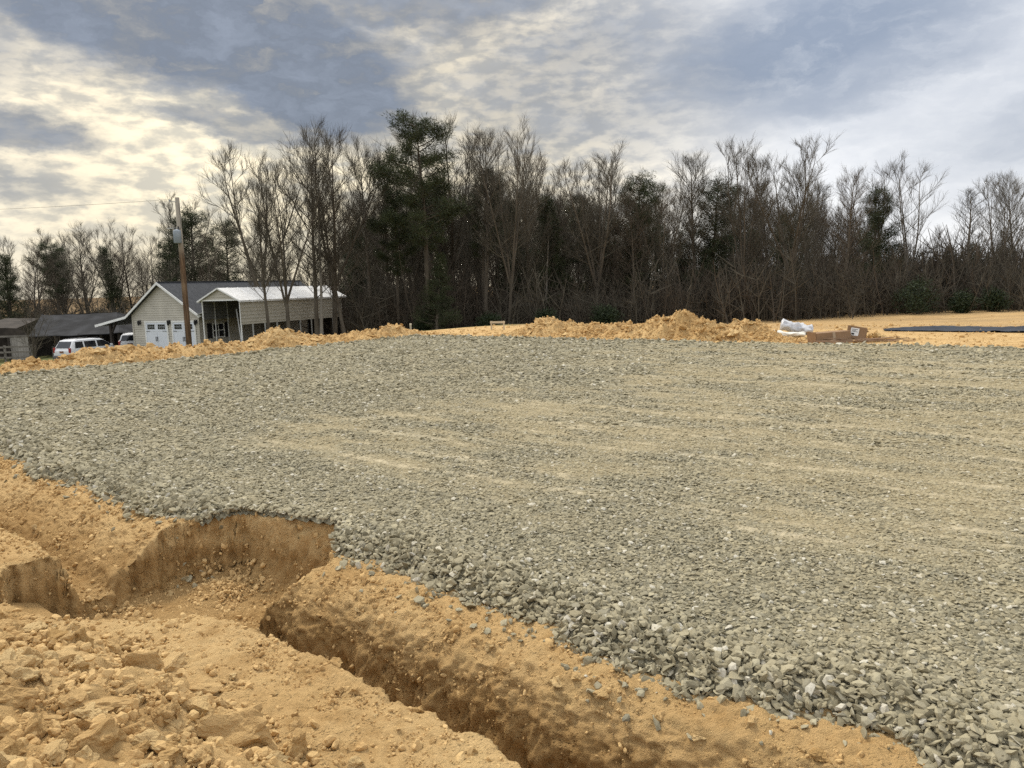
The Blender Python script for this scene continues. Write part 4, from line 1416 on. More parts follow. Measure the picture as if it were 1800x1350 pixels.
def suv(name, label, loc, rz, group, L=4.9, W=1.86, Hh=1.78):
    """x forward, y left; parts as children"""
    t = empty(name, loc, rz)
    tag(t, label, 'car', group)
    hw = W / 2
    # stations along x: (x, z_bottom, z_belt, z_roof or None)
    st = [(-L / 2, .55, 1.0, 1.0), (-L / 2 + .06, .42, 1.08, 1.10), (-L / 2 + .10, .40, 1.10, 1.18), (-L / 2 + .42, .36, 1.12, Hh - .06), (-L / 2 + .75, .34, 1.13, Hh),
          (-.3, .32, 1.12, Hh + .01), (.25, .32, 1.11, Hh - .05), (.52, .32, 1.10, Hh - .16), (1.12, .32, 1.09, 1.13), (1.3, .33, 1.05, 1.08), (2.0, .36, 1.0, 1.03), (L / 2 - .18, .40, .93, .95), (L / 2 - .04, .45, .84, .86), (L / 2, .5, .72, .74)]
    V, F = [], []
    for (x, zb, zl, zr) in st:
        nar = 1.0 - .06 * (abs(x) / (L / 2)) ** 6 - (.02 if x > 1.2 else 0)
        up = .80 if zr - zl > .25 else (.9 if zr - zl > .08 else .94)
        ring = [(hw * .88 * nar, zb), (hw * .985 * nar, zb + .12), (hw * nar, (zb + zl) / 2 + .1), (hw * .975 * nar, zl), (hw * up * nar + .0, zr - .06 if zr - zl > .25 else zr - .008), (hw * (up - .1) * nar, zr)]
        V += [(x, y, z) for (y, z) in ring] + [(x, -y, z) for (y, z) in reversed(ring)]
    k = 12
    for i in range(len(st) - 1):
        for j in range(k):
            F.append((i * k + j, i * k + (j + 1) % k, (i + 1) * k + (j + 1) % k, (i + 1) * k + j))
    F.append(tuple(range(k))); F.append(tuple(reversed(range((len(st) - 1) * k, len(st) * k))))
    m_ = MB(); m_.v, m_.f = V, F
    body = m_.build('body', M['car_white'], t, True, .02)

    def side_y(z, zl=1.11, zr=Hh - .06):
        f = (z - zl) / (zr - zl)
        return hw * (.975 + (.80 - .975) * f)
    for s in (-1, 1):
        for (a0, a1, b0, b1) in ((-L / 2 + .44, -L / 2 + 1.12, -L / 2 + .56, -L / 2 + 1.12), (-L / 2 + 1.24, -L / 2 + 2.16, -L / 2 + 1.24, -L / 2 + 2.16), (-L / 2 + 2.28, 1.02, -L / 2 + 2.28, .42)):
            z0, z1 = 1.17, Hh - .16
            p = [(a0, s * (side_y(z0) + .006), z0), (a1, s * (side_y(z0) + .006), z0), (b1, s * (side_y(z1) + .006), z1), (b0, s * (side_y(z1) + .006), z1)]
            pin = [(x, y - s * .03, z) for (x, y, z) in p]
            w_ = MB(); w_.hexa(pin + p); w_.build('side_window', M['glass'], t)
        # mirror, handles, lamps, arches
        mr = MB(); mr.box(.86, 1.0, s * (hw + .02) - .09, s * (hw + .02) + .09, 1.12, 1.3); mr.build('mirror', M['car_white'], t, bevel=.03)
        for xh in (-.62, .3):
            MB().box(xh, xh + .2, s * hw * .995 - .02, s * hw * .995 + .02, 1.0, 1.035).build('door_handle', M['grey_plastic'], t)
        MB().box(-L / 2 - .012, -L / 2 + .1, s * (hw - .12) - .08, s * (hw - .12) + .08, .86, 1.22).build('tail_lamp', M['red_lamp'], t, bevel=.02)
        MB().box(L / 2 - .14, L / 2 - .01, s * (hw - .25) - .16, s * (hw - .25) + .16, .68, .82).build('headlight', M['glass'], t, bevel=.02)
        for xw in (-1.42, 1.46):
            wh = MB()
            wh.tube([(xw, s * (hw - .20), .36), (xw, s * (hw - .16), .36), (xw, s * (hw + .0), .36), (xw, s * (hw + .03), .36)], [.34, .37, .37, .33], 24)
            wo_ = wh.build('wheel', M['tyre'], t)
            rm = MB(); rm.tube([(xw, s * (hw - .05), .36), (xw, s * (hw + .034), .36), (xw, s * (hw + .04), .36)], [.23, .23, .16], 20); rm.build('rim', M['rim'], wo_)
            ar = MB(); ar.tube([(xw, s * (hw - .3), .38), (xw, s * (hw + .012), .38)], .43, 24); ar.build('wheel_arch', M['black'], t)
    # rear window, windscreen, plate, bumpers, roof rails
    p = [(-L / 2 + .10, -.72, 1.20), (-L / 2 + .10, .72, 1.20), (-L / 2 + .375, .64, Hh - .13), (-L / 2 + .375, -.64, Hh - .13)]
    w_ = MB(); w_.hexa([(x + .05, y, z) for (x, y, z) in p] + [(x - .02, y, z) for (x, y, z) in p]); w_.build('rear_window', M['glass'], t)
    p = [(1.10, -.76, 1.15), (1.10, .76, 1.15), (.56, .66, Hh - .18), (.56, -.66, Hh - .18)]
    w_ = MB(); w_.hexa([(x - .06, y, z - .03) for (x, y, z) in p] + [(x + .014, y, z + .012) for (x, y, z) in p]); w_.build('windscreen', M['glass'], t)
    MB().box(-L / 2 - .025, -L / 2 + .05, -.2, .2, .84, .99).build('number_plate', M['amber'], t)
    MB().box(-L / 2 - .12, -L / 2 + .12, -hw + .06, hw - .06, .42, .66).build('bumper', M['grey_plastic'], t, bevel=.05)
    MB().box(L / 2 - .12, L / 2 + .09, -hw + .08, hw - .08, .42, .62).build('bumper', M['grey_plastic'], t, bevel=.05)
    for s in (-1, 1):
        r_ = MB(); r_.tube([(-1.7, s * .6, Hh), (-1.6, s * .6, Hh + .05), (.1, s * .6, Hh + .05), (.2, s * .6, Hh - .03)], .018, 6); r_.build('roof_rail', M['grey_plastic'], t)
    return t


suv('parked_car', 'white estate four-wheel-drive parked between barn and garage, rear towards us', (-31.4, 58.0, gz(-31.4, 58.0)), R(66), 'white cars parked by the garage')
suv('parked_car', 'white car tail showing beside the left corner of the garage', (-31.0, 64.5, gz(-31.0, 64.5)), R(100), 'white cars parked by the garage', 4.6, 1.84, 1.75)

# ------------------------------------------------------------------ utility pole with transformer and wire
m, n = new_mat('treated_pole_wood')
tc = n.node('ShaderNodeTexCoord').outputs['Object']
f = n.noise(n.vmath('MULTIPLY', tc, (1, 1, .08)), 9, 6, .7)
f2 = n.noise(n.vmath('MULTIPLY', tc, (1, 1, .3)), 1.6, 4, .6)
c = n.mix(n.ramp(f, .35, .65), (0.065, 0.040, 0.025), (0.185, 0.115, 0.068))
c = n.mix(n.ramp(f2, .5, .7, 0, .7), c, (0.33, 0.24, 0.15))
zp_ = n.node('ShaderNodeSeparateXYZ', None, i0=tc).outputs[2]
c = n.mix(n.ramp(zp_, 6.4, 8.0), c, (0.30, 0.27, 0.22))
finish(n, c, .9, f, .5, .02, .15)
M['pole'] = m
M['grey_tank'] = simple_mat('grey_transformer_paint', (0.25, 0.29, 0.33), .5, .1)
px_, py_ = -19.95, 48.0
zp0 = gz(px_, py_)
pole = empty('utility_pole', (px_, py_, zp0))
tag(pole, 'tall brown wooden utility pole in front of the garage', 'utility pole')
ph = 7.85 - zp0
mb = MB(); mb.tube([(0, 0, -.5), (0, 0, ph * .3), (0, 0, ph * .65), (0, 0, ph)], [.185, .17, .15, .13], 14); mb.build('shaft', M['pole'], pole, True)
tr = MB(); zt = ph - 2.75
tr.tube([(-.02, -.36, zt), (-.02, -.36, zt + .02), (-.02, -.36, zt + .70), (-.02, -.36, zt + .76), (-.02, -.36, zt + .82)], [.2, .225, .225, .21, .10], 16)
to = tr.build('transformer', M['grey_tank'], pole, True)
for dx in (-.1, .1):
    b = MB(); b.tube([(-.02 + dx, -.36, zt + .78), (-.02 + dx, -.36, zt + .84), (-.02 + dx, -.36, zt + .92), (-.02 + dx, -.36, zt + 1.0)], [.035, .05, .03, .045], 8); b.build('bushing', M['black'], to)
MB().box(-.08, .06, -.2, -.12, zt + .15, zt + .6).build('bracket', M['galv'], pole)
mb = MB(); mb.beam((-.7, -.14, zt + .92), (.1, -.14, zt + .92), .05, .06); mb.build('arm', M['galv'], pole)
mb = MB(); mb.beam((-.42, -.12, ph - .25), (0, -.12, ph - .25), .04); mb.build('arm', M['galv'], pole)
mb = MB(); mb.tube([(-.42, -.12, ph - .24), (-.42, -.12, ph - .18), (-.42, -.12, ph - .12)], [.03, .05, .025], 8); mb.build('insulator', M['grey_tank'], pole)
mb = MB(); mb.tube([(.14, -.1, ph - .35), (.17, -.14, zt + .9), (.02, -.36, zt + .95)], .012, 5); mb.build('jumper_wire', M['black'], pole)
a_ = Vector((px_ - .42, py_ - .12, zp0 + ph - .12)); b_ = Vector((-66.0, 64.0, 9.9))
wp = []
for i in range(41):
    t = i / 40
    p = a_.lerp(b_, t); p.z -= .45 * 4 * t * (1 - t)
    wp.append(p)
wb = MB(); wb.tube(wp, .009, 5)
wo = wb.build('overhead_wire', M['grey_plastic'])
tag(wo, 'thin overhead wire running left from the pole top', 'wire')

# ------------------------------------------------------------------ small things on the site
M['card'] = simple_mat('brown_cardboard', (0.25, 0.155, 0.085), .85, .12, 3, bump=.1)
M['paper'] = simple_mat('white_paper_label', (0.75, 0.75, 0.73), .7, .05)
M['print'] = simple_mat('black_label_print', (0.04, 0.04, 0.04), .7, .1)
M['tape'] = simple_mat('buff_parcel_tape', (0.36, 0.265, 0.17), .35, .05)
M['sheet'] = simple_mat('grey_white_plastic_wrap', (0.50, 0.51, 0.53), .4, .15, 3, spec=.5, bump=1.0, bscale=7, wear=(0.36, 0.36, 0.36))
M['sheet2'] = simple_mat('cream_white_plastic_wrap', (0.72, 0.70, 0.62), .45, .06, 3, spec=.4)
M['lath'] = simple_mat('weathered_lath', (0.25, 0.165, 0.105), .9, .3, 2.0)
M['stake'] = simple_mat('pale_new_pine', (0.50, 0.43, 0.31), .8, .12, 3.0)
M['red'] = simple_mat('faded_red_paint', (0.17, 0.035, 0.045), .6, .15, 3)
M['blackplastic'] = None
m, n = new_mat('black_plastic_film')
co = n.node('ShaderNodeNewGeometry').outputs['Position']
c = n.mix(n.ramp(n.noise(co, 2.2, 5, .6), .35, .7), (0.010, 0.013, 0.020), (0.022, 0.028, 0.042))
finish(n, c, .6, n.noise(n.vmath('MULTIPLY', co, (1, 3, 1)), 5, 5, .6), .5, .05, .25)
M['blackplastic'] = m

BOXA = R(16)
b0 = on_ground(1462, 597)
bx = empty('cardboard_box', (b0[0], b0[1] + .25, gz(b0[0], b0[1])), BOXA)
tag(bx, 'long brown cardboard carton lying on the dirt beside plastic rolls', 'box', 'cardboard boxes on the dirt')
mb = MB(); mb.hexa([(-.58, -.2, 0), (.72, -.2, 0), (.72, .22, 0), (-.58, .22, 0), (-.58, -.16, .30), (.72, -.14, .33), (.72, .2, .34), (-.58, .2, .31)]); mb.build('carton', M['card'], bx, bevel=.01)
MB().hexa([(.02, -.206, .0), (.12, -.206, 0), (.12, -.196, 0), (.02, -.196, 0), (.02, -.162, .318), (.12, -.162, .319), (.12, -.148, .319), (.02, -.148, .318)]).build('tape', M['tape'], bx)
mb = MB(); mb.hexa([(-.62, -.2, .0), (-.585, -.2, .0), (-.585, .2, .0), (-.62, .2, .0), (-.66, -.2, .34), (-.625, -.2, .34), (-.625, .2, .34), (-.66, .2, .34)]); mb.build('flap', M['card'], bx)
b1 = on_ground(1504, 595)
bx2 = empty('cardboard_box', (b1[0] + .12, b1[1] + .3, gz(b1[0], b1[1]) + .04), R(-24))
bx2.rotation_euler = (R(-8), R(10), R(-28))
tag(bx2, 'small tilted brown carton with a white label', 'box', 'cardboard boxes on the dirt')
mb = MB(); mb.box(-.28, .28, -.22, .4, 0, .40); mb.build('carton', M['card'], bx2, bevel=.012)
lb_ = MB(); lb_.box(-.17, .07, -.228, -.2205, .10, .34); lo_ = lb_.build('shipping_label', M['paper'], bx2)
mb = MB()
for k, (w0, w1) in enumerate(((-.14, .03), (-.14, -.02), (-.14, .04))):
    mb.box(w0, w1, -.2305, -.2285, .29 - k * .035, .305 - k * .035)
mb.box(-.13, -.05, -.2305, -.2285, .12, .18)
mb.build('print', M['print'], lo_)
MB().box(-.281, .281, .06, .13, .4005, .405).build('tape', M['tape'], bx2)


def wrap_roll(name, label, p, length, r0, r1, yaw, pitch, mat, seed, flat=.8):
    L, K = 28, 22
    V = []
    r_ = np.random.default_rng(seed)
    for i in range(L):
        t = i / (L - 1)
        for k in range(K):
            an = 2 * math.pi * k / K
            rr = (r0 + (r1 - r0) * t)
            q_ = np.array([[t * 4.2, math.cos(an) * 1.4 + seed, math.sin(an) * 1.4]])
            rr *= 1 + .26 * fbm(q_ * 1.5, 4, seed)[0] - .16 * abs(math.sin(an * 2.5 + t * 9)) - .08 * abs(math.sin(t * 15 + an))
            if i in (0, L - 1): rr *= .72
            V.append((t * length, math.cos(an) * rr, max(math.sin(an) * rr * flat, -r0 * flat * .85) + .02 * math.sin(t * 9)))
    F_ = []
    for i in range(L - 1):
        for k in range(K):
            F_.append((i * K + k, i * K + (k + 1) % K, (i + 1) * K + (k + 1) % K, (i + 1) * K + k))
    F_.append(tuple(range(K))); F_.append(tuple(reversed(range((L - 1) * K, L * K))))
    m_ = MB(); m_.v, m_.f = V, F_
    o = m_.build(name, mat, None, True)
    o.location = p
    o.rotation_euler = (0, pitch, yaw)
    tag(o, label, 'plastic roll', 'plastic rolls on the dirt')
    return o


p = on_ground(1380, 590)
wrap_roll('plastic_roll', 'crumpled grey plastic roll propped over a white one', (p[0] - .12, p[1] + .1, .36), 1.05, .27, .25, R(-14), R(13), M['sheet'], 3)
p = on_ground(1352, 592)
wrap_roll('plastic_roll', 'flat cream-white plastic bundle under the grey roll', (p[0] + .0, p[1], .12), 1.15, .22, .14, R(-20), R(3), M['sheet2'], 8, .55)

# heap of split laths and offcuts
r_ = np.random.default_rng(77)
base = on_ground(1525, 597)
lh = empty('lath_pile', (base[0], base[1] + .3, gz(base[0], base[1])))
tag(lh, 'scattered pile of thin brown laths beside the labelled carton', 'wood pile')
for k in range(30):
    L_ = r_.uniform(.6, 1.9)
    an = r_.normal(.06, .22)
    cx, cy, cz = r_.uniform(-1.3, .9), r_.normal(0, .22), .02 + .13 * r_.random() * math.exp(-abs(r_.normal(0, 1)))
    dx, dy = math.cos(an) * L_ / 2, math.sin(an) * L_ / 2
    tl = r_.normal(0, .05)
    mb = MB(); mb.beam((cx - dx, cy - dy, max(cz - tl, .01)), (cx + dx, cy + dy, max(cz + tl, .012)), .035, .018); mb.build('lath', M['lath'], lh)
cl = empty('clay_heap', (base[0] + .45, base[1] + 1.0, gz(base[0], base[1] + 1)))
tag(cl, 'low heap of yellow clay lumps behind the laths', 'dirt pile', 'dug soil heaps')
for k in range(60):
    s = .05 * math.exp(r_.normal(0, .4))
    xx, yy = r_.normal(0, .42), r_.normal(0, .25)
    o = put_clod(cl, np.zeros(3), (xx, yy, .26 * math.exp(-(xx / .5) ** 2 - (yy / .35) ** 2) * r_.random() + s * .4), s * r_.uniform(.8, 1.4, 3), r_.uniform(-3, 3, 3), k)

# black plastic film along the dirt field
A = np.linspace(0, 1, 90); B = np.linspace(0, 1, 16)
AA, BB = np.meshgrid(A, B, indexing='ij')
pa, pb = on_ground(1548, 577), on_ground(1850, 580)
w0 = np.interp(AA, [0, .08, .3, 1], [.5, 1.5, 2.7, 3.2])
Xs = pa[0] + (pb[0] - pa[0]) * AA * 1.6 + BB * w0 * .35
Ys = pa[1] + (pb[1] - pa[1]) * AA * 1.6 + BB * w0 * .95 - .3
Zs = soil_z(Xs.ravel(), Ys.ravel()).reshape(Xs.shape) + .03 + .05 * np.abs(fbm(np.stack([AA * 14, BB * 9, AA * 0], -1), 4, 301)) + .10 * np.exp(-((BB - .5 - .2 * np.sin(AA * 6)) / .14) ** 2) * np.sin(math.pi * np.clip(AA, 0, 1)) ** .3
me = mesh_np('plastic_sheet', np.stack([Xs, Ys, Zs], -1).reshape(-1, 3), grid_faces(90, 16), True)
o = link('plastic_sheet', me, None, M['blackplastic'])
sm = o.modifiers.new('thick', 'SOLIDIFY'); sm.thickness = .01
tag(o, 'long strip of black plastic sheeting laid on the dirt field', 'plastic sheet')

# batter board and single stake
p = on_ground(864, 581, -.12)
q_ = on_ground(886, 581, -.12)
bb = empty('batter_board', (p[0], p[1], gz(p[0], p[1])))
tag(bb, 'small pale batter board with two stakes beyond the pad corner', 'stake', 'pale site stakes')
ex = q_ - p
for k in (0, 1):
    MB().box(ex[0] * k - .035, ex[0] * k + .035, ex[1] * k - .02, ex[1] * k + .02, -.3, .42).build('stake', M['stake'], bb)
mb = MB(); mb.beam((-.05, -.04, .36), (ex[0] + .05, ex[1] - .04, .36), .025, .10); mb.build('crosspiece', M['stake'], bb)
p = on_ground(722, 579, -.1)
sk = MB(); sk.hexa([(-.03, -.03, -.4), (.03, -.03, -.4), (.03, .03, -.4), (-.03, .03, -.4), (-.05, -.04, .33), (.05, -.04, .33), (.05, .04, .36), (-.05, .04, .36)])
o = sk.build('stake', M['stake']); o.location = (p[0], p[1], gz(p[0], p[1]) + .05)
tag(o, 'single short pale stake at the far end of the left bank', 'stake', 'pale site stakes')
del p

# red garden chair beyond the bank
cxp = at(53, 626, 44.0)
ch = empty('garden_chair', (cxp[0], cxp[1], gz(cxp[0], cxp[1])), R(20))
tag(ch, 'red slatted garden chair seen from behind near the barn fence', 'chair')
for k in range(6):
    x_ = -.27 + k * .108
    mb = MB(); mb.hexa([(x_ - .046, -.12, .35), (x_ + .046, -.12, .35), (x_ + .046, -.09, .35), (x_ - .046, -.09, .35), (x_ * 1.25 - .05, -.42, 1.05 - .35 * abs(x_)), (x_ * 1.25 + .05, -.42, 1.05 - .35 * abs(x_)), (x_ * 1.25 + .05, -.39, 1.05 - .35 * abs(x_)), (x_ * 1.25 - .05, -.39, 1.05 - .35 * abs(x_))])
    mb.build('back_slat', M['red'], ch)
for k in range(5):
    MB().box(-.3, .3, -.1 + k * .11, -.1 + k * .11 + .095, .33 + .015 * k, .355 + .015 * k).build('seat_slat', M['red'], ch)
for s in (-1, 1):
    MB().box(s * .36 - .06, s * .36 + .06, -.35, .5, .60, .625).build('arm', M['red'], ch)
    MB().box(s * .33 - .02, s * .33 + .02, .38, .48, 0, .60).build('leg', M['red'], ch)
    mb = MB(); mb.beam((s * .33, -.30, 0), (s * .33, -.2, .60), .04, .09); mb.build('leg', M['red'], ch)

# ------------------------------------------------------------------ trees
def tubes_mesh(name, paths, mat):
    """paths: list of (points (n,3), radii (n,), sides)"""
    Vs, Fs, off = [], [], 0
    for pts, rad, k in paths:
        n_ = len(pts)
        d = np.gradient(pts, axis=0)
        d /= np.linalg.norm(d, axis=1, keepdims=True) + 1e-9
        ref = np.array([0.31, 0.95, 0.05]) if abs(d[0, 2]) > .5 else np.array([0.05, 0.1, 1.0])
        s = np.cross(d, ref); s /= np.linalg.norm(s, axis=1, keepdims=True) + 1e-9
        t = np.cross(s, d)
        an = np.arange(k) * 2 * math.pi / k
        V = pts[:, None] + rad[:, None, None] * (s[:, None] * np.cos(an)[None, :, None] + t[:, None] * np.sin(an)[None, :, None])
        Vs.append(V.reshape(-1, 3))
        i = np.arange(n_ - 1)[:, None] * k + np.arange(k)[None]
        j = np.arange(n_ - 1)[:, None] * k + (np.arange(k)[None] + 1) % k
        Fs.append(np.stack([i, j, j + k, i + k], -1).reshape(-1, 4) + off)
        off += n_ * k
    me = mesh_np(name, np.concatenate(Vs), np.concatenate(Fs), True)
    me.materials.append(mat)
    return me


def limb(r, p0, d0, L, r0, r1, n_, up=.0, wob=.06):
    d = np.array(d0, float); d /= np.linalg.norm(d)
    P_ = [np.array(p0, float)]
    for i in range(n_ - 1):
        d = d + r.normal(0, wob, 3) + np.array([0, 0, up])
        d /= np.linalg.norm(d)
        P_.append(P_[-1] + d * L / (n_ - 1))
    return np.array(P_), np.linspace(r0, r1, n_)


def perp(r, d):
    a = r.normal(size=3); a -= d * (a @ d)
    return a / np.linalg.norm(a)


def bare_tree(seed, H=20.0, spread=5.0, clear=.35, lean=.35, leaders=1, n1=34, n2=7, n3=8, twig=.0085):
    """lean: how far limbs stand out from the trunk (0 upright .. 1 flat)"""
    r = np.random.default_rng(seed)
    trunk, crown = [], []
    r0 = .0105 * H + .03
    stems = []
    if leaders == 1:
        P_, Rr = limb(r, (0, 0, -.3), (r.normal(0, .03), r.normal(0, .03), 1), H * .96, r0, .025, 18, .01, .02)
        Rr = r0 * (1 - np.linspace(0, 1, 18)) ** .85 + .02
        Rr[0] *= 1.35
        trunk.append((P_, Rr, 9))
        stems.append((P_, Rr, clear))
    else:
        hb_ = H * clear
        P_, Rr = limb(r, (0, 0, -.3), (r.normal(0, .03), r.normal(0, .03), 1), hb_, r0, r0 * .8, 7, .01, .02)
        Rr[0] *= 1.3
        trunk.append((P_, Rr, 9))
        for k in range(leaders):
            an = k * 2 * math.pi / leaders + r.uniform(-.4, .4)
            ln = r.uniform(.16, .42)
            Q, q_ = limb(r, P_[-1] - np.array([0, 0, r.uniform(0, .12) * hb_]), (math.cos(an) * ln, math.sin(an) * ln, 1), (H - hb_) * r.uniform(.85, 1.02), r0 * .62, .02, 14, .03, .035)
            trunk.append((Q, q_, 7))
            stems.append((Q, q_, .12))
    per = max(8, n1 // len(stems))
    for (P_, Rr, c0) in stems:
        m_ = len(P_)
        for k in range(per):
            t = c0 + (1 - c0) * (k + r.random()) / per
            f = t * (m_ - 1); i = min(int(f), m_ - 2); w = f - i
            p = P_[i] * (1 - w) + P_[i + 1] * w
            rad = Rr[i] * (1 - w) + Rr[i + 1] * w
            ax = P_[i + 1] - P_[i]; ax /= np.linalg.norm(ax)
            an = k * 2.4 + r.uniform(-.5, .5)
            side = np.array([math.cos(an), math.sin(an), 0])
            ln = lean * r.uniform(.7, 1.3) * (1.25 - .55 * t)
            d = ax * (1 - ln) + side * (ln + .18)
            tt = (t - c0) / (1 - c0)
            L = spread * (.22 + .60 * math.sqrt(max(0, 1 - tt * tt))) * r.uniform(.55, 1.15) * (.6 + .4 * min(1, tt * 4 + .3)) * (.8 if leaders > 1 else 1.0)
            B_, b_ = limb(r, p, d, L, min(rad * .5, .014 + L * .0095), .010, 7, .058, .065)
            crown.append((B_, b_, 5))
            for s in range(n2):
                ts = .22 + .75 * (s + r.random()) / n2
                f2 = ts * 6; i2 = min(int(f2), 5); w2 = f2 - i2
                p2 = B_[i2] * (1 - w2) + B_[i2 + 1] * w2
                bx_ = B_[i2 + 1] - B_[i2]; bx_ /= np.linalg.norm(bx_)
                d2 = bx_ * .8 + perp(r, bx_) * .6 + np.array([0, 0, .28])
                L2 = (L * .46 + .35) * (1.1 - .55 * ts) * r.uniform(.6, 1.25)
                C_, c_ = limb(r, p2, d2, L2, min(.022, .008 + L2 * .010), twig * .8, 5, .05, .09)
                crown.append((C_, c_, 3))
                for q3 in range(n3):
                    t3 = .15 + .85 * (q3 + r.random()) / n3
                    f3_ = t3 * 4; i3 = min(int(f3_), 3); w3 = f3_ - i3
                    p3 = C_[i3] * (1 - w3) + C_[i3 + 1] * w3
                    cx__ = C_[i3 + 1] - C_[i3]; cx__ /= np.linalg.norm(cx__) + 1e-9
                    d3 = cx__ * .8 + perp(r, cx__) * .55 + np.array([0, 0, .32])
                    L3 = r.uniform(.5, 1.15) * (.60 + .30 * L2)
                    T_, t_ = limb(r, p3, d3, L3, twig, twig * .35, 3, .05, .1)
                    crown.append((T_, t_, 3))
    return trunk, crown


TREE = []


def reg_tree(seed, mat_t, mat_c, **kw):
    tr_, cr_ = bare_tree(seed, **kw)
    TREE.append((max(float(p_[0][:, 2].max()) for p_ in cr_), tubes_mesh('trunk', tr_, mat_t), tubes_mesh('crown', cr_, mat_c)))


reg_tree(1, M['bark'], M['twig'], H=20, spread=7.6, clear=.26, lean=.44, n1=46, n2=10, n3=9)                 # 0 tall upright
reg_tree(2, M['bark'], M['twig'], H=20, spread=6.4, clear=.26, lean=.40, leaders=4, n1=60, n2=8, n3=8)      # 1 forked upright
reg_tree(3, M['bark'], M['twig'], H=20, spread=7.4, clear=.24, lean=.46, leaders=5, n1=65, n2=8, n3=8)      # 2 broad
reg_tree(4, M['bark'], M['twig'], H=20, spread=6.0, clear=.34, lean=.40, n1=44, n2=9, n3=8)                 # 3 narrow
reg_tree(5, M['bark_pale'], M['twig'], H=20, spread=7.4, clear=.26, lean=.50, leaders=3, n1=36, n2=8, n3=8) # 4 open crown, pale
reg_tree(6, M['bark'], M['twig_red'], H=20, spread=6.8, clear=.20, lean=.50, n1=46, n2=9, n3=8)             # 5
reg_tree(7, M['bark'], M['twig'], H=20, spread=8.6, clear=.14, lean=.58, leaders=6, n1=54, n2=8, n3=8)      # 6 spreading yard tree
reg_tree(8, M['bark_pale'], M['twig'], H=20, spread=4.4, clear=.45, lean=.36, n1=30, n2=7, n3=7)            # 7 thin pole
reg_tree(9, M['bark'], M['twig_red'], H=20, spread=7.0, clear=.30, lean=.44, leaders=3, n1=54, n2=8, n3=8)  # 8


def tuft_mesh(name, tufts, r, mat, per=34, L=.34, w=.022, flat=.75):
    C = np.repeat(np.array([t[:3] for t in tufts]), per, 0)
    S = np.repeat(np.array([t[3] for t in tufts]), per)
    n_ = len(C)
    d = r.normal(size=(n_, 3)); d /= np.linalg.norm(d, axis=1, keepdims=True)
    d[:, 2] = d[:, 2] * flat + .25
    st = C + d * (r.random((n_, 1)) ** .6 * S[:, None] * .75)
    s = np.cross(d, r.normal(size=(n_, 3))); s /= np.linalg.norm(s, axis=1, keepdims=True) + 1e-9
    ll = (L * S * r.uniform(.7, 1.3, n_))[:, None]
    ww = (w * r.uniform(.7, 1.5, n_))[:, None]
    V = np.stack([st - s * ww, st + s * ww, st + d * ll], 1).reshape(-1, 3)
    me = mesh_np(name, V, np.arange(len(V)).reshape(-1, 3))
    me.materials.append(mat)
    return me


PINE = []


def reg_pine(seed, H=20.0, clear=.45, spread=3.4, nb=46, dense=1.0, shape='open'):
    r = np.random.default_rng(seed)
    P_, Rr = limb(r, (0, 0, -.3), (r.normal(0, .03), r.normal(0, .03), 1), H * .97, .26, .03, 16, .01, .018)
    Rr = .25 * (1 - np.linspace(0, 1, 16)) ** .8 + .025
    trunk = [(P_, Rr, 9)]
    tufts = []
    for k in range(nb):
        t = clear + (1 - clear) * ((k + r.random()) / nb)
        f = t * 15; i = min(int(f), 14); w = f - i
        p = P_[i] * (1 - w) + P_[i + 1] * w
        an = k * 2.4 + r.uniform(-.6, .6)
        tt = (t - clear) / (1 - clear)
        if shape == 'open': L = spread * (.30 + .75 * math.sin(math.pi * min(1, tt * .80 + .14))) * r.uniform(.5, 1.15)
        elif shape == 'dome': L = spread * math.sqrt(max(.04, 1 - (tt * .96) ** 2)) * r.uniform(.75, 1.05)
        else: L = spread * (1.02 - tt * .95) * r.uniform(.75, 1.08)
        B_, b_ = limb(r, p, (math.cos(an), math.sin(an), r.uniform(.05, .55)), L, .035 + .008 * L, .012, 6, .05, .09)
        trunk.append((B_, b_, 5))
        ns = int((3 + L * 2.6) * dense)
        for s in range(ns):
            u_ = r.uniform(.48, 1.04) if shape == 'open' else r.uniform(.15, 1.02)
            f2 = min(u_, .999) * 5; i2 = int(f2); w2 = f2 - i2
            c_ = B_[i2] * (1 - w2) + B_[i2 + 1] * w2
            off = r.normal(0, .30, 3) * (.4 + .14 * L)
            tufts.append((*(c_ + off), r.uniform(.5, .85)))
            if r.random() < .5: trunk.append((np.array([c_, c_ + off * .9]), np.array([.013, .008]), 3))
    PINE.append((H, tubes_mesh('trunk', trunk, M['bark']), tuft_mesh('crown', tufts, r, M['needles'], 56 if shape == 'open' else 46)))


reg_pine(21, 20, .42, 4.0, 54, 1.5, 'open')
reg_pine(22, 20, .45, 3.8, 46, 1.2, 'open')
reg_pine(23, 16, .20, 4.6, 70, 1.1, 'dome')
reg_pine(24, 14, .10, 3.8, 70, 1.1, 'cone')


def place_tree(protos, k, x, y, h, rz, label, group, name, wide=1.0):
    H, tm, cm = protos[k]
    t = empty(name, (x, y, gz(x, y)), rz)
    tl = R(2.2) if random.random() < .8 else R(6)
    t.rotation_euler = (random.gauss(0, tl), random.gauss(0, tl), rz)
    s = h / H
    link('trunk', tm, t).scale = (s * (wide * .5 + .5), s * (wide * .5 + .5), s)
    link('crown', cm, t).scale = (s * wide, s * wide, s)
    if protos is PINE or wide != 1.0:
        for c_ in t.children: c_.scale = (s * wide, s * wide, s)
    tag(t, label, 'pine' if protos is PINE else 'tree', group)
    return t


GB = 'bare trees of the wood'
GP = 'pines of the wood'
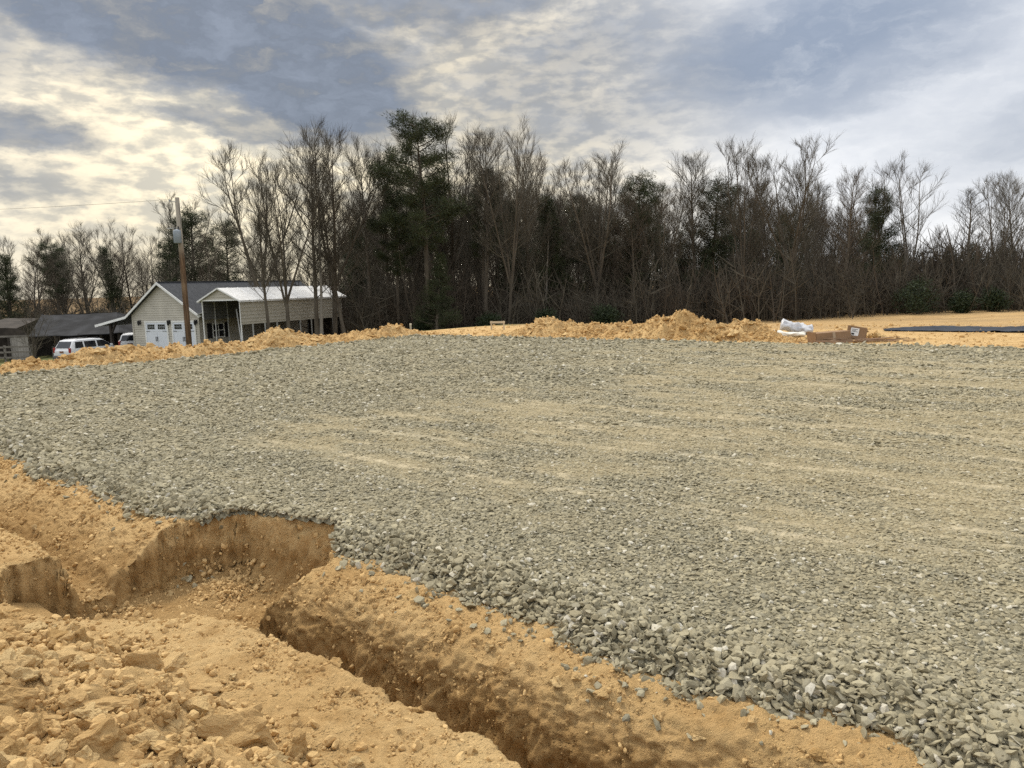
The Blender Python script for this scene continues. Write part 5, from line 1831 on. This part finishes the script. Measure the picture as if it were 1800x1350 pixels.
# photo x, photo y of the top, depth, kind, width, label
FRONT = [
    (455, 300, 51.5, 3, .9, 'bare tree whose trunk crosses the carport side nearest its front corner'),
    (487, 262, 52.5, 1, .95, 'bare forked tree standing second along the carport side'),
    (440, 245, 60, 1, 1.15, 'bare upright tree rising over the carport roof, leftmost of the tall group'),
    (534, 215, 56, 0, 1.0, 'tall bare tree before the middle of the carport'),
    (548, 330, 55, 7, 1.0, 'thin leaning sapling before the middle of the carport'),
    (566, 206, 58, 1, 1.05, 'tallest bare tree of the group above the carport'),
    (588, 255, 57, 5, .9, 'dark bare tree at the far end of the carport'),
    (636, 225, 63, 0, .95, 'bare tree just right of the carport end, below the open sky gap'),
    (672, 262, 66, 3, 1.2, 'bare tree left against the tall pine'),
    (802, 190, 66, 1, 1.1, 'tallest bare tree of the wood, right behind the tall pine'),
    (840, 205, 62, 3, 1.1, 'slim bare tree second to the right of the tall pine'),
    (882, 205, 60, 2, .8, 'bare broad tree third to the right of the tall pine'),
    (925, 250, 64, 0, .9, 'bare tree where the skyline steps down right of the pine'),
    (965, 258, 68, 8, .9, 'bare reddish tree left of the fan-crowned one'),
    (1040, 252, 63, 2, 1.15, 'bare tree with a wide even fan of fine branches mid wood'),
    (1085, 275, 70, 0, 1.0, 'bare tree right behind the fan-crowned tree'),
    (1150, 300, 70, 8, 1.0, 'bare tree behind the round dark pine'),
    (1228, 258, 66, 3, 1.2, 'slim pointed bare tree between the two round dark pines'),
    (1312, 232, 62, 2, .95, 'highest bare tree of the right half, rounded crown'),
    (1390, 240, 61, 1, 1.15, 'bare tree with paired stems right of the highest crown'),
    (1436, 262, 64, 0, .9, 'bare tree on the downward slope of the right skyline'),
    (1484, 285, 60, 5, .95, 'dark straight bare tree fourth from the open gap at right'),
    (1530, 278, 66, 8, .95, 'bare tree left of the small domed pine'),
    (1606, 258, 62, 4, .95, 'pale bare tree with steep open limbs at the right end of the wood'),
    (1655, 390, 60, 5, .9, 'small bare tree in the dip beside the open gap'),
    (1706, 325, 66, 7, 1.6, 'knotty thin bare tree standing alone in the open gap'),
    (1768, 296, 62, 2, .95, 'bare dark tree at the right edge of the picture'),
    (1800, 290, 66, 0, 1.0, 'rightmost bare tree, partly out of the picture'),
    (1580, 440, 57, 6, 1.3, 'low wide bare tree with crooked limbs before the small domed pine'),
    (1500, 505, 54, 6, 1.3, 'small pale arching bare tree leaning at the edge of the dirt field'),
]
r_ = np.random.default_rng(99)
for (px, py, dep, k, wd, lab) in FRONT:
    p = at(px, py, dep)
    z0 = gz(p[0], p[1])
    place_tree(TREE, k, p[0], p[1], p[2] - z0, r_.uniform(0, 6.28), lab, GB, 'bare_tree', wd)
PINES = [
    (745, 203, 58, 0, 1.10, 'tallest pine, open dark crown above the middle left of the wood'),
    (838, 290, 64, 1, .8, 'slim pine just right of the tallest pine'),
    (690, 330, 61, 0, .9, 'pine with low branches just left of the tallest pine'),
    (762, 440, 57, 3, 1.2, 'dense evergreen at the foot of the tallest pine'),
    (335, 366, 92, 2, 1.05, 'broad dark pine behind the utility pole'),
    (285, 415, 90, 2, .8, 'small dark pine left of the utility pole top'),
    (385, 385, 90, 2, .9, 'dark evergreen between the pole and the tall bare trees'),
    (92, 425, 92, 1, 1.1, 'ragged pine over the barn roof'),
    (195, 428, 98, 3, .9, 'narrow green pine behind the space between barn and garage'),
    (8, 442, 88, 3, 1.2, 'conical evergreen at the left edge of the picture'),
    (1120, 304, 66, 2, 1.0, 'round-topped dark pine left of the middle right'),
    (1250, 312, 67, 2, 1.05, 'round-topped dark pine below the highest crown of the right half'),
    (968, 338, 66, 3, 1.0, 'dark evergreen below the fan-crowned tree, on its left'),
    (1012, 342, 70, 1, .8, 'small pine top showing beside the fan-crowned tree'),
    (1550, 326, 64, 2, .8, 'small domed pine near the right end of the wood'),
    (615, 398, 72, 2, .75, 'small pine seen between bare trunks above the carport end'),
    (905, 345, 70, 3, 1.0, 'dark evergreen right of the tallest pine, half hidden'),
    (1060, 390, 72, 3, 1.3, 'low evergreen in the middle of the wood'),
    (1390, 370, 70, 2, .9, 'dark pine half hidden behind paired bare stems'),
    (1320, 400, 74, 3, 1.1, 'low evergreen under the highest crown of the right half'),
    (1200, 400, 72, 3, 1.0, 'low evergreen between the two round dark pines'),
    (1660, 430, 72, 3, 1.2, 'low evergreen below the open gap at right'),
    (1720, 425, 74, 2, .9, 'low round evergreen under the lone knotty tree'),
]
for (px, py, dep, k, wd, lab) in PINES:
    p = at(px, py, dep)
    z0 = gz(p[0], p[1])
    place_tree(PINE, k, p[0], p[1], p[2] - z0, r_.uniform(0, 6.28), lab, GP, 'pine_tree', wd)
# the trees left of and behind the house and barn
LEFT = [(35, 395, 96, 4, 1.0), (95, 400, 104, 2, .8), (140, 398, 100, 3, 1.2), (185, 382, 106, 1, 1.0), (225, 402, 100, 5, 1.0), (262, 395, 108, 4, .9), (322, 335, 96, 1, 1.0), (300, 372, 100, 3, 1.1), (60, 430, 86, 5, 1.1), (0, 410, 100, 1, 1.0), (365, 400, 84, 5, 1.1)]
LL = ['bare pale-limbed tree far left, over the barn end', 'bare bushy tree behind the ragged pine', 'slim bare tree above the barn ridge', 'bare tree with the highest top between barn and garage', 'bare tree left of the broad dark pine',
      'open bare tree just left of the pole transformer', 'tall thin bare tree right behind the pole top', 'slim bare tree left behind the pole top', 'low reddish bare tree over the barn roof', 'bare tree cut by the left edge of the picture', 'reddish bare tree behind the carport roof']
for (px, py, dep, k, wd), lab in zip(LEFT, LL):
    p = at(px, py, dep)
    place_tree(TREE, k, p[0], p[1], p[2] - gz(p[0], p[1]), r_.uniform(0, 6.28), lab, GB, 'bare_tree', wd)
p = at(120, 480, 80); place_tree(TREE, 6, -33.5, 75.0, 9.5, 1.0, 'dark spreading bare tree between barn and garage', GB, 'bare_tree', 1.25)
p = at(52, 560, 58); place_tree(TREE, 6, p[0], p[1], 4.6, 2.0, 'small rounded bare tree in front of the barn end', GB, 'bare_tree', 1.1)
# the depth of the wood behind
HANDLE = [(440, 'the leftmost tall bare tree'), (566, 'the carport'), (640, 'the carport end'), (745, 'the tallest pine'), (840, 'the slim pine'), (900, 'the batter board'), (965, 'the left end of the far soil bank'), (1040, 'the fan-crowned tree'),
          (1120, 'the left round dark pine'), (1190, 'the high soil mound'), (1250, 'the right round dark pine'), (1312, 'the highest right-hand crown'), (1390, 'the paired bare stems'), (1450, 'the long carton'), (1500, 'the labelled carton'),
          (1550, 'the small domed pine'), (1606, 'the pale open-limbed tree'), (1706, 'the lone knotty tree'), (1768, 'the dark tree at the right edge'), (1900, 'the right end of the black sheet')]
ORD = ['nearest', 'second', 'third', 'fourth', 'fifth', 'sixth', 'seventh', 'eighth', 'ninth', 'tenth', 'eleventh', 'twelfth', 'thirteenth', 'fourteenth', 'fifteenth', 'sixteenth', 'seventeenth', 'eighteenth', 'nineteenth', 'twentieth']
deep = []
while len(deep) < 205:
    x = r_.uniform(-18, 66); y = r_.uniform(63, 104)
    if x < -9 and y < 72: continue
    if any((x - q_[0]) ** 2 + (y - q_[1]) ** 2 < 2.2 for q_ in deep): continue
    lim = np.interp(900 + FPX * x / y, [400, 500, 700, 800, 950, 1100, 1350, 1500, 1620, 1690, 1800, 2000], [330, 285, 280, 235, 285, 300, 262, 300, 400, 430, 320, 300])
    topz = at(900, lim + r_.uniform(25, 165), y)[2] - .03 * x
    if topz - gz(x, y) < 5: continue
    deep.append((x, y, topz - gz(x, y)))
used = {}
for (x, y, h) in sorted(deep, key=lambda q_: q_[1]):
    px = 900 + FPX * x / y
    hn = min(HANDLE, key=lambda q_: abs(q_[0] - px))[1]
    k = used[hn] = used.get(hn, -1) + 1
    lab = '%s bare tree back in the wood behind %s' % (ORD[min(k, 19)], hn)
    place_tree(TREE, int(r_.choice([0, 1, 2, 3, 5, 7, 8])), x, y, h, r_.uniform(0, 6.28), lab, 'trees in the depth of the wood', 'bare_tree', r_.uniform(.8, 1.15))
HANDLE2 = [(-40, 'the left end of the barn'), (60, 'the red chair'), (110, 'the barn ridge'), (160, 'the white estate car'), (205, 'the lean-to'), (260, 'the left garage door'), (310, 'the utility pole'), (380, 'the shuttered window'), (460, 'the carport roof')]
deep = []
while len(deep) < 46:
    x = r_.uniform(-80, -12); y = r_.uniform(84, 122)
    h = at(150, 425 + r_.uniform(0, 75), y)[2] - gz(x, y)
    if h < 4 or any((x - q_[0]) ** 2 + (y - q_[1]) ** 2 < 4 for q_ in deep): continue
    deep.append((x, y, h))
used = {}
for (x, y, h) in sorted(deep, key=lambda q_: q_[1]):
    px = 900 + FPX * x / y
    hn = min(HANDLE2, key=lambda q_: abs(q_[0] - px))[1]
    k = used[hn] = used.get(hn, -1) + 1
    place_tree(TREE, int(r_.choice([0, 1, 2, 5, 8])), x, y, h, r_.uniform(0, 6.28), '%s bare hillside tree back beyond %s' % (ORD[min(k, 19)], hn), 'trees of the far hillside', 'bare_tree', r_.uniform(1.0, 1.4))


# ------------------------------------------------------------------ understorey thicket: too many stems to count
def brush_variant(seed):
    r = np.random.default_rng(seed)
    paths = []
    for k in range(15):
        an = r.uniform(0, 6.28)
        P_, Rr = limb(r, (r.normal(0, .35), r.normal(0, .35), -.1), (math.cos(an) * .3, math.sin(an) * .3, 1), r.uniform(.55, 1.0), .011, .004, 5, .0, .13)
        paths.append((P_, Rr, 3))
        for s in range(7):
            i = int(r.integers(1, 4))
            dd = P_[i + 1] - P_[i]; dd /= np.linalg.norm(dd)
            T_, t_ = limb(r, P_[i], dd * .5 + perp(r, dd) * .8, r.uniform(.15, .5), .0055, .002, 2, .03, .15)
            paths.append((T_, t_, 3))
    Vs, Fs, off = [], [], 0
    for pts, rad, k in paths:
        n_ = len(pts)
        d = np.gradient(pts, axis=0); d /= np.linalg.norm(d, axis=1, keepdims=True) + 1e-9
        s = np.cross(d, np.array([.31, .95, .05])); s /= np.linalg.norm(s, axis=1, keepdims=True) + 1e-9
        t = np.cross(s, d)
        a_n = np.arange(k) * 2 * math.pi / k
        Vs.append((pts[:, None] + rad[:, None, None] * (s[:, None] * np.cos(a_n)[None, :, None] + t[:, None] * np.sin(a_n)[None, :, None])).reshape(-1, 3))
        i = np.arange(n_ - 1)[:, None] * k + np.arange(k)[None]; j = np.arange(n_ - 1)[:, None] * k + (np.arange(k)[None] + 1) % k
        Fs.append(np.stack([i, j, j + k, i + k], -1).reshape(-1, 4) + off); off += n_ * k
    return np.concatenate(Vs), np.concatenate(Fs)


BV = [brush_variant(500 + k) for k in range(5)]


def thicket(name, label, spots, mat):
    Vs, Fs, off = [], [], 0
    for (x, y, z, h, w, k, an) in spots:
        V, F_ = BV[k]
        c_, s_ = math.cos(an), math.sin(an)
        thick = 1.0
        Vs.append(np.stack([x + w * (V[:, 0] * c_ - V[:, 1] * s_), y + w * (V[:, 0] * s_ + V[:, 1] * c_), z + V[:, 2] * h], -1))
        Fs.append(F_ + off); off += len(V)
    me = mesh_np(name, np.concatenate(Vs), np.concatenate(Fs))
    o = link(name, me, None, mat)
    tag(o, label, 'thicket', kind='stuff')
    return o


def front_y(x):
    return np.interp(x, [-20, -12, -6, 0, 10, 20, 30, 45], [64, 62, 60.5, 59.5, 58.5, 57.5, 57, 56.5])


sp, sp2 = [], []
for k in range(420):
    x = r_.uniform(-13, 50)
    y = float(front_y(x)) + abs(r_.normal(0, 5)) - .3
    h = min(8.0, 1.0 + .28 * (y - float(front_y(x))) + abs(r_.normal(0, 2.3)))
    (sp if r_.random() < .6 else sp2).append((x, y, gz(x, y), h, h * r_.uniform(.45, .8), int(r_.integers(0, 5)), r_.uniform(0, 6.28)))
for k in range(300):
    x = r_.uniform(-20, 66); y = r_.uniform(68, 98)
    h = r_.uniform(3.5, 8.0)
    (sp if r_.random() < .5 else sp2).append((x, y, gz(x, y), h, h * r_.uniform(.4, .7), int(r_.integers(0, 5)), r_.uniform(0, 6.28)))
for k in range(240):
    x = r_.uniform(-82, -14); y = r_.uniform(78, 104)
    h = r_.uniform(2.0, 6.5)
    sp.append((x, y, gz(x, y), h, h * r_.uniform(.5, .9), int(r_.integers(0, 5)), r_.uniform(0, 6.28)))
thicket('brush_thicket', 'tangle of grey-brown brush stems filling the foot of the wood', sp, M['twig'])
thicket('reddish_thicket', 'reddish brown briar stems mixed through the foot of the wood', sp2, M['twig_red'])

# evergreen bushes along the foot of the wood
BUSH = [(1612, 522, 55.5, 2.4, 'largest dark green bush at the right edge of the wood'), (1690, 530, 55.5, 1.3, 'small dark green bush, middle of three at the right'), (1746, 527, 55.5, 1.4, 'small dark green bush nearest the right edge'),
        (962, 560, 57.5, 1.3, 'low green bush behind the left end of the soil bank'), (1065, 562, 57.5, 1.5, 'low green bush behind the middle of the soil bank'), (860, 560, 58, 1.2, 'low green bush behind the batter board'), (745, 560, 58, 1.2, 'low green bush behind the single stake')]
for j, (px, py, dep, h, lab) in enumerate(BUSH):
    p = at(px, py, dep)
    r = np.random.default_rng(600 + j)
    t = empty('evergreen_bush', (p[0], p[1], gz(p[0], p[1])))
    tag(t, lab, 'bush', 'evergreen bushes along the wood')
    tf = []
    for k in range(170):
        d = r.normal(size=3); d /= np.linalg.norm(d)
        rr = r.random() ** .45
        q_ = d * rr * np.array([h * .62, h * .62, h * .52]) * (1 + .25 * math.sin(3 * d[0] + j) * math.cos(4 * d[1]))
        tf.append((q_[0], q_[1], max(.05, q_[2] + h * .5), r.uniform(.35, .6)))
    link('foliage', tuft_mesh('foliage', tf, r, M['leaves'], 26, .30, .03), t)
    st = []
    for k in range(6):
        P_, Rr = limb(r, (0, 0, -.1), (r.normal(0, .4), r.normal(0, .4), 1), h * .8, .04, .012, 5, 0, .1)
        st.append((P_, Rr, 5))
    link('stems', tubes_mesh('stems', st, M['bark']), t)
print('done')
